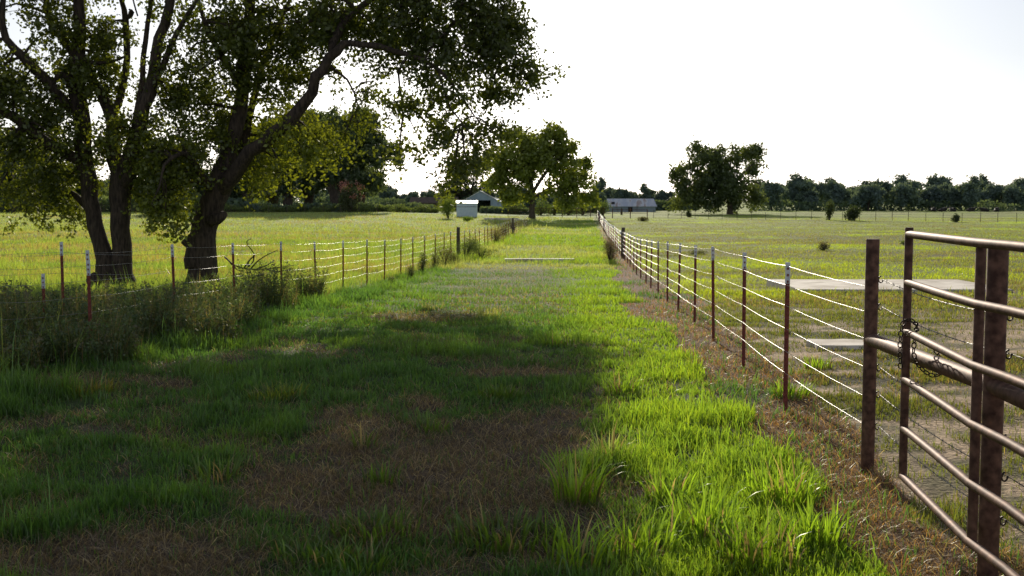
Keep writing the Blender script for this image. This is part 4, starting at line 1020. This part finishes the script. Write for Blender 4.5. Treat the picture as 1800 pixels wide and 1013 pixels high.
gg = empty('pipe_gate', (*at(1590, 830, 5.9)[:2], 0.0)); tag(gg, 'open brown tubular gate with six bent rails in the near right corner', 'gate')
g0 = np.array(gg.location)
def G(px, row, d): return at(px, row, d) - g0
U1, U2 = 5.9, 4.72
gx = lambda d: float(np.interp(d, [2.3, 4.35, 4.72, 5.9], [1.80, at(1800, 500, 4.35)[0] - .03, at(1713, 650, 4.72)[0], at(1593, 600, 5.9)[0]]))
railz = [at(1600, 412, U1)[2], at(1597, 497, U1)[2], at(1597, 584, U1)[2], at(1592, 668, U1)[2], at(1586, 753, U1)[2], at(1583, 835, U1)[2]]
def upr(d, z0, z1, r, dx=0):
    mb = MB(); x = gx(d) + dx
    mb.tube([np.array([x, d, z0]) - g0, np.array([x, d, z1 - .004]) - g0, np.array([x, d, z1]) - g0], [r, r, r * .9], n=24)
    o = mb.build('upright', M['pipe'], gg); smooth_by_angle(o)
upr(U1, railz[-1] - .015, railz[0] + .035, .0215, .0)
upr(U2, railz[-1] - .0, railz[0] - .0, .0215, .012)
upr(2.32, railz[-1] - .015, railz[0] + .02, .0215, .0)
for k, z in enumerate(railz):
    ds = [5.885, 5.3, 4.72, 4.35, 3.4, 2.32]
    mb = MB(); mb.tube([np.array([gx(d) - .004, d, z + (.004 * math.sin(d * 2 + k) if k else 0)]) - g0 for d in ds], .0200, n=24)
    o = mb.build('rail', M['pipe'], gg); smooth_by_angle(o)

def chain(path, link=.038, r=.0036, name='chain'):
    P, _ = catmull(path, [1] * len(path), .01)
    s = np.concatenate([[0], np.cumsum(np.linalg.norm(np.diff(P, axis=0), axis=1))])
    n = int(s[-1] / (link * .74)); mb = MB()
    for i in range(n):
        q = (i + .5) * s[-1] / n
        c = np.array([np.interp(q, s, P[:, k]) for k in range(3)]); e = 1e-2
        t = np.array([np.interp(min(q + e, s[-1]), s, P[:, k]) - np.interp(max(q - e, 0), s, P[:, k]) for k in range(3)])
        t /= np.linalg.norm(t) + 1e-9
        a = np.cross(t, [0, 1, .1]); a /= np.linalg.norm(a) + 1e-9; b = np.cross(t, a)
        ax = (a + b) / 1.414 if i % 2 else (a - b) / 1.414
        ring = []
        for k in range(13):
            th = 2 * math.pi * k / 12; cx, sx = math.cos(th), math.sin(th)
            ring.append(c + t * (link / 2 - r) * (abs(cx) ** .75 * (1 if cx > 0 else -1)) + ax * link * .30 * sx)
        mb.tube(ring, r, n=6, caps=False)
    return mb
x0c = gx(U1)
cp = lambda px, row, d: at(px, row, d)
mbc = chain([cp(1583, 648, 5.87), cp(1582, 620, 5.86), cp(1583, 590, 5.86), cp(1588, 568, 5.86), cp(1600, 563, 5.85), cp(1611, 572, 5.88), cp(1609, 592, 5.95), cp(1606, 620, 5.97), cp(1615, 642, 5.97), cp(1633, 658, 5.96), cp(1650, 659, 5.95), cp(1656, 645, 5.95), cp(1648, 622, 5.95), cp(1636, 606, 5.96), cp(1622, 598, 5.96), cp(1606, 590, 5.95)])
c0 = cp(1600, 563, 5.85)
mbc.v = [tuple(np.array(v) - c0) for v in mbc.v]
tag(mbc.build('chain', M['chain'], loc=c0, smooth=True), 'dark rusty chain looped round the end of the open gate', 'chain')

# ------------------------------------------------------------------ slabs and strips
def slab(name, label, x0, x1, y0, y1, top, thick, mat, cat):
    mb = MB(); nx, ny = 16, 10
    cx, cy = (x0 + x1) / 2, (y0 + y1) / 2
    import bmesh
    bm = bmesh.new(); bmesh.ops.create_cube(bm, size=1)
    for v in bm.verts: v.co = (v.co.x * (x1 - x0), v.co.y * (y1 - y0), v.co.z * thick)
    bmesh.ops.bevel(bm, geom=bm.edges[:], offset=.012, segments=2, affect='EDGES')
    me = bpy.data.meshes.new(name); bm.to_mesh(me); bm.free()
    o = mesh_obj(name, me, mat, loc=(cx, cy, top - thick / 2)); tag(o, label, cat); return o
slab('concrete_slab', 'large flat concrete slab lying in the right pasture behind the fence', 6.55, 11.45, 25.9, 29.2, gz(8.5, 26) + .08, .35, M['concrete'], 'slab')
out = [(-.36, -.30), (-.1, -.34), (.30, -.31), (.37, -.12), (.30, .02), (.36, .22), (.16, .33), (-.05, .27), (-.30, .34), (-.38, .1), (-.33, -.08)]
mb = MB(); nn = len(out); zt = gz(3.95, 13.65)
mb.add([(a, b, -.12) for a, b in out] + [(a * .97, b * .97, .06) for a, b in out], [tuple(range(nn - 1, -1, -1)), tuple(range(nn, 2 * nn))] + [(i, (i + 1) % nn, nn + (i + 1) % nn, nn + i) for i in range(nn)])
tag(mb.build('concrete_cover', M['concrete'], loc=(3.95, 13.65, zt)), 'small broken concrete cover with dark front edge near the right wire fence', 'slab')
xa, ya, za = hit(887, 461); xb_, _, _ = hit(1010, 461)
slab('culvert_kerb', 'thin pale concrete kerb across the middle of the lane', xa, xb_, ya, ya + .4, za + .13, .35, M['concrete'], 'kerb')
xt, yt, zt_ = hit(848, 381)
slab('water_trough', 'long pale low trough left of the far end of the lane', (850 - 900) / F_PX * 150, (912 - 900) / F_PX * 150, 150, 150.8, gz(-2, 150) + .28, .5, M['concrete'], 'trough')

# ------------------------------------------------------------------ buildings
def gable_building(name, label, X, Y, w, l, hw, hr, rz, wall, roof, open_front=None, over=.25, door=None, cat='barn', ridge_axis='Y'):
    """gable end faces -Y (before rz)"""
    z = gz(X, Y); root = empty(name, (X, Y, z), rz); tag(root, label, cat)
    mb = MB(); x = w / 2
    if open_front:
        a, b, t = open_front
        mb.add([(-x, 0, -.2), (a, 0, -.2), (a, 0, t), (b, 0, t), (b, 0, -.2), (x, 0, -.2), (x, 0, hw), (0, 0, hr), (-x, 0, hw)],
               [(0, 1, 2, 8), (2, 3, 7), (3, 4, 5, 6), (2, 7, 8), (3, 6, 7)])
    else:
        mb.add([(-x, 0, -.2), (x, 0, -.2), (x, 0, hw), (0, 0, hr), (-x, 0, hw)], [(0, 1, 2, 3, 4)])
    mb.add([(-x, l, -.2), (x, l, -.2), (x, l, hw), (0, l, hr), (-x, l, hw)], [(4, 3, 2, 1, 0)])
    mb.add([(-x, 0, -.2), (-x, l, -.2), (-x, l, hw), (-x, 0, hw)], [(3, 2, 1, 0)])
    mb.add([(x, 0, -.2), (x, l, -.2), (x, l, hw), (x, 0, hw)], [(0, 1, 2, 3)])
    mb.build('wall', wall, root)
    mb = MB(); sl = (hr - hw) / x; ex = x + over
    for s in (-1, 1):
        t = .07
        mb.add([(0, -over, hr + .02), (0, l + over, hr + .02), (s * ex, l + over, hw - sl * over + .02), (s * ex, -over, hw - sl * over + .02),
                (0, -over, hr + .02 + t), (0, l + over, hr + .02 + t), (s * ex, l + over, hw - sl * over + .02 + t), (s * ex, -over, hw - sl * over + .02 + t)],
               [(0, 1, 2, 3), (7, 6, 5, 4), (0, 3, 7, 4), (1, 5, 6, 2), (3, 2, 6, 7)])
    mb.build('roof', roof, root)
    if open_front:
        a, b, t = open_front
        mb = MB(); mb.box(((a + b) / 2, l * .7, t / 2), (b - a + 1.4, .1, t)); mb.build('doorway_shade', M['dark_in'], root)  # dark sheet painted for the shade inside the doorway
    return root
Xb = (845 - 900) / F_PX * 228
zb0 = gz(Xb, 228)
gable_building('barn', 'pale blue gabled barn with a dark open doorway beyond the white shed', Xb, 228, 8.2, 9, 1.9, 4.1 , R_(-4), M['blue_board'], M['white_roof'], open_front=(-1.0, 2.0, 2.3))
# low weathered wing to its left
gable_building('farm_shed', 'low weathered wooden shed with brown roof left of the blue barn', (803 - 900) / F_PX * 236, 238, 4.2, 9.5, 1.6, 2.7, R_(90), M['wood'], M['red_roof'])
# small white shed
Xs, Ys = (820.5 - 900) / F_PX * 162, 162.0
zs = gz(Xs, Ys); rs = empty('white_shed', (Xs, Ys, zs), 0); tag(rs, 'small white metal shed with a bright pitched roof in the left field', 'shed')
mb = MB(); mb.box((0, 1.1, .9), (2.9, 2.2, 2.1)); mb.build('wall', M['white_metal'], rs)
mb = MB(); mb.add([(-1.55, -.15, 1.93), (1.55, -.15, 1.93), (1.55, 1.1, 2.26), (-1.55, 1.1, 2.26), (-1.55, 2.35, 1.93), (1.55, 2.35, 1.93),
                   (-1.55, -.15, 2.0), (1.55, -.15, 2.0), (1.55, 1.1, 2.34), (-1.55, 1.1, 2.34), (-1.55, 2.35, 2.0), (1.55, 2.35, 2.0)],
                  [(0, 3, 2, 1), (3, 4, 5, 2), (6, 7, 8, 9), (9, 8, 11, 10), (0, 1, 7, 6), (4, 10, 11, 5), (0, 6, 9, 3), (3, 9, 10, 4), (1, 2, 8, 7), (2, 5, 11, 8)])
mb.build('roof', M['white_roof'], rs)
mb = MB(); mb.box((0, -.02, 1.46), (2.86, .04, .05)); mb.build('seam', M['wood'], rs)
# long building on the right
XL0, XL1, DL = (1058 - 900) / F_PX * 262, (1154 - 900) / F_PX * 262, 262
zl = gz((XL0 + XL1) / 2, DL); rl = empty('long_barn', ((XL0 + XL1) / 2, DL, zl), R_(0)); tag(rl, 'long low barn with rust streaked ribbed roof and blue grey wall', 'barn')
w = XL1 - XL0; hw, hr, dp = 1.35, 3.0, 3.2
mb = MB(); mb.add([(-w / 2 + .5, 0, -.3), (w / 2 - .3, 0, -.3), (w / 2 - .3, 0, hw), (-w / 2 + .5, 0, hw), (-w / 2 + .5, dp * 2, -.3), (w / 2 - .3, dp * 2, -.3), (w / 2 - .3, dp * 2, hw), (-w / 2 + .5, dp * 2, hw), (-w / 2 + .5, dp, hr - .05), (w / 2 - .3, dp, hr - .05)],
                  [(0, 1, 2, 3), (5, 4, 7, 6), (1, 5, 6, 9, 2), (4, 0, 3, 8, 7)])
mb.build('wall', M['ribwall'], rl)
mb = MB()
for s in (0, 1):
    y0_ = -.35 if s == 0 else dp * 2 + .35
    z0_ = hw - .12
    mb.add([(-w / 2, y0_, z0_), (w / 2, y0_, z0_), (w / 2 - .35, dp, hr), (-w / 2 + .1, dp, hr), (-w / 2, y0_, z0_ + .07), (w / 2, y0_, z0_ + .07), (w / 2 - .35, dp, hr + .07), (-w / 2 + .1, dp, hr + .07)],
           [(3, 2, 1, 0), (4, 5, 6, 7), (0, 1, 5, 4), (1, 2, 6, 5), (3, 0, 4, 7)])
mb.build('roof', M['ribroof'], rl)
mb = MB(); mb.box((-w / 2 + 2.6, .9, 1.98), (.75, .5, .7)); mb.build('roof_opening', M['dark_in'], rl)  # solid dark box standing for the shade in a roof hole
mb = MB(); mb.box((.2, -.03, .5), (1.0, .06, 1.3)); mb.build('door', M['dark_in'], rl)

# propane tank
Xp, Yp = (563 - 900) / F_PX * 200, 200.0
rp = empty('propane_tank', (Xp, Yp, gz(Xp, Yp))); tag(rp, 'white rounded gas tank glinting between the grove stems', 'tank')
mb = MB(); mb.tube([(-1.0, 0, 1.0), (-.92, 0, 1.0), (-.75, 0, 1.0), (.75, 0, 1.0), (.92, 0, 1.0), (1.0, 0, 1.0)], [.12, .3, .42, .42, .3, .12], n=16); mb.build('tank_body', M['white_roof'], rp, smooth=True)
for s in (-.5, .5):
    mb = MB(); mb.box((s, 0, .3), (.12, .6, .7)); mb.build('leg', M['white_metal'], rp)

# poles
def pole(label, px, row_top, row_base, d, r, arms):
    X = (px - 900) / F_PX * d; z = gz(X, d); top = at(px, row_top, d)[2]
    root = empty('utility_pole', (X, d, z)); tag(root, label, 'pole')
    mb = MB(); mb.tube([(0, 0, -.3), (0, 0, top - z)], [r, r * .75], n=10); mb.build('shaft', M['wood'], root, smooth=True)
    if arms:
        mb = MB(); mb.box((0, -r - .05, top - z - .5), (2.2, .1, .12)); mb.build('crossarm', M['wood'], root)
pole('tall grey utility pole at the left edge of the field', 27, 224, 372, 172, .17, False)
pole('thin bare pole at the far end of the right lane fence', 1048, 328, 372, 168, .05, False)

# ------------------------------------------------------------------ fallen branch
Xf, Yf, Zf = at(440, 470, 31)[0], 31.0, 0
Zf = gz(Xf, Yf)
mb = MB(); f0 = np.array([Xf, Yf, Zf])
for L in ([(395, 452), (415, 468), (450, 474), (492, 470), (520, 466)], [(440, 474), (452, 460), (470, 448), (488, 440)], [(430, 470), (440, 456), (447, 447), (436, 432), (434, 424), (442, 420)], [(447, 447), (444, 462), (432, 472)],
          [(470, 474), (490, 478), (515, 472)], [(405, 462), (420, 476), (440, 480)], [(450, 474), (470, 466), (482, 458)]):
    P = [at(a, b, 31 + random.uniform(-.5, .5)) - f0 for a, b in L]
    P, Rr = catmull(P, np.linspace(.024, .008, len(P)), .15); mb.tube(P, Rr, n=6, wob=.2)
tag(mb.build('fallen_branch', M['bark'], loc=f0, smooth=True), 'bare twisted fallen branch lying in the grass right of the knobbly trunk', 'branch')
# stump knot at the foot of the leaning tree
xk, yk, zk = at(165, 470, 28)[0], 28.0, 0; zk = gz(xk, yk)
mb = MB(); mb.tube([(0, 0, -.1), (.02, 0, .15), (0, 0, .3), (.05, 0, .38)], [.2, .22, .17, .08], n=10, wob=.3)
tag(mb.build('tree_stump', M['bark'], loc=(xk, yk, zk), smooth=True), 'small dark stump at the foot of the leaning left trunk', 'stump')

# ------------------------------------------------------------------ cattle
def cow(px, d, rz, label, s=1.0):
    """lying cow: skinned body"""
    X = (px - 900) / F_PX * d; z = gz(X, d)
    me = bpy.data.meshes.new('cow')
    vs = [(0, 0, .55), (.7, 0, .6), (-.75, 0, .55), (-1.0, 0, .45), (1.05, 0, .85), (1.25, 0, 1.08), (1.5, 0, .98), (1.72, 0, .85),
          (.6, .35, .25), (.95, .4, .1), (.6, -.35, .25), (.95, -.4, .1), (-.6, .42, .3), (-.2, .5, .1), (-.6, -.42, .3), (-.2, -.5, .1), (-1.12, 0, .15), (1.22, .22, 1.12), (1.22, -.22, 1.12)]
    es = [(0, 1), (0, 2), (2, 3), (1, 4), (4, 5), (5, 6), (6, 7), (1, 8), (8, 9), (1, 10), (10, 11), (2, 12), (12, 13), (2, 14), (14, 15), (3, 16), (5, 17), (5, 18)]
    rad = [.48, .42, .42, .25, .26, .17, .14, .09, .16, .07, .16, .07, .22, .08, .22, .08, .03, .05, .05]
    me.from_pydata(vs, es, []); me.update()
    o = bpy.data.objects.new('cow', me); COL.objects.link(o)
    sk = o.modifiers.new('skin', 'SKIN'); 
    for i, r in enumerate(rad): me.skin_vertices[0].data[i].radius = (r, r)
    me.skin_vertices[0].data[0].use_root = True
    sb = o.modifiers.new('sub', 'SUBSURF'); sb.levels = 1; sb.render_levels = 1
    o.location = (X, d, z); o.rotation_euler = (0, 0, rz); o.scale = (s, s, s)
    me.materials.append(M['cow'])
    tag(o, label, 'cow'); return o
try:
    for px, rz, lb in ((1639, 1.3, 'black cow resting just left of the small dark bush on the skyline pasture'), (1655, .3, 'dark cow lying between the skyline bush and the leftmost cow'),
                       (1673, 1.7, 'black cow right above the small dark bush by the far fence'), (1704, .1, 'dark cow lying first to the right of the small bush'),
                       (1729, 2.2, 'dark cow lying second to the right of the small bush'), (1750, 1.0, 'rightmost dark cow lying in front of the tree line')):
        cow(px, 262, rz, lb, .95)
except Exception as e:
    print('cow', e)

# ------------------------------------------------------------------ light, sky, camera
SUN_EL, SUN_AZ = 17.5, -1.0     # azimuth from +Y toward +X
w = bpy.data.worlds.new('World'); S.world = w; w.use_nodes = True
nt = w.node_tree; bg = nt.nodes['Background']
sky = nt.nodes.new('ShaderNodeTexSky'); sky.sky_type = 'NISHITA'; sky.sun_disc = False
sky.sun_elevation = R_(SUN_EL); sky.sun_rotation = R_(SUN_AZ); sky.air_density = 1.0; sky.dust_density = .6; sky.ozone_density = 2.5
hs = nt.nodes.new('ShaderNodeHueSaturation'); hs.inputs['Saturation'].default_value = .34
vm = nt.nodes.new('ShaderNodeVectorMath'); vm.operation = 'MULTIPLY'; vm.inputs[1].default_value = (1.0, 1.0, 1.04)
nt.links.new(sky.outputs[0], hs.inputs['Color']); nt.links.new(hs.outputs[0], vm.inputs[0])
nt.links.new(vm.outputs[0], bg.inputs['Color']); bg.inputs['Strength'].default_value = .100
sl = bpy.data.lights.new('sun', 'SUN'); sl.energy = 5.0; sl.angle = R_(.53); sl.color = (1.0, .90, .74)
so = bpy.data.objects.new('sun', sl); COL.objects.link(so)
from mathutils import Vector
sd = Vector((math.sin(R_(SUN_AZ)) * math.cos(R_(SUN_EL)), math.cos(R_(SUN_AZ)) * math.cos(R_(SUN_EL)), math.sin(R_(SUN_EL))))
so.rotation_euler = sd.to_track_quat('Z', 'Y').to_euler(); so.location = (0, 60, 40)

cd = bpy.data.cameras.new('camera'); cam = bpy.data.objects.new('camera', cd); COL.objects.link(cam)
cam.location = (0, 0, CAMH); cam.rotation_euler = (math.pi / 2 - PITCH, 0, 0)
cd.sensor_width = 36; cd.lens = 36 * F_PX / 1800; cd.clip_start = .05; cd.clip_end = 8000
cd.dof.use_dof = True; cd.dof.focus_distance = 8.0; cd.dof.aperture_fstop = 6.3
S.camera = cam
S.view_settings.view_transform = 'Standard'; S.view_settings.look = 'None'; S.view_settings.exposure = 0; S.view_settings.gamma = 1
S.render.engine = 'CYCLES'
c = S.cycles
c.max_bounces = 5; c.diffuse_bounces = 3; c.glossy_bounces = 2; c.transmission_bounces = 3; c.transparent_max_bounces = 4
c.use_denoising = True; c.caustics_reflective = False; c.caustics_refractive = False
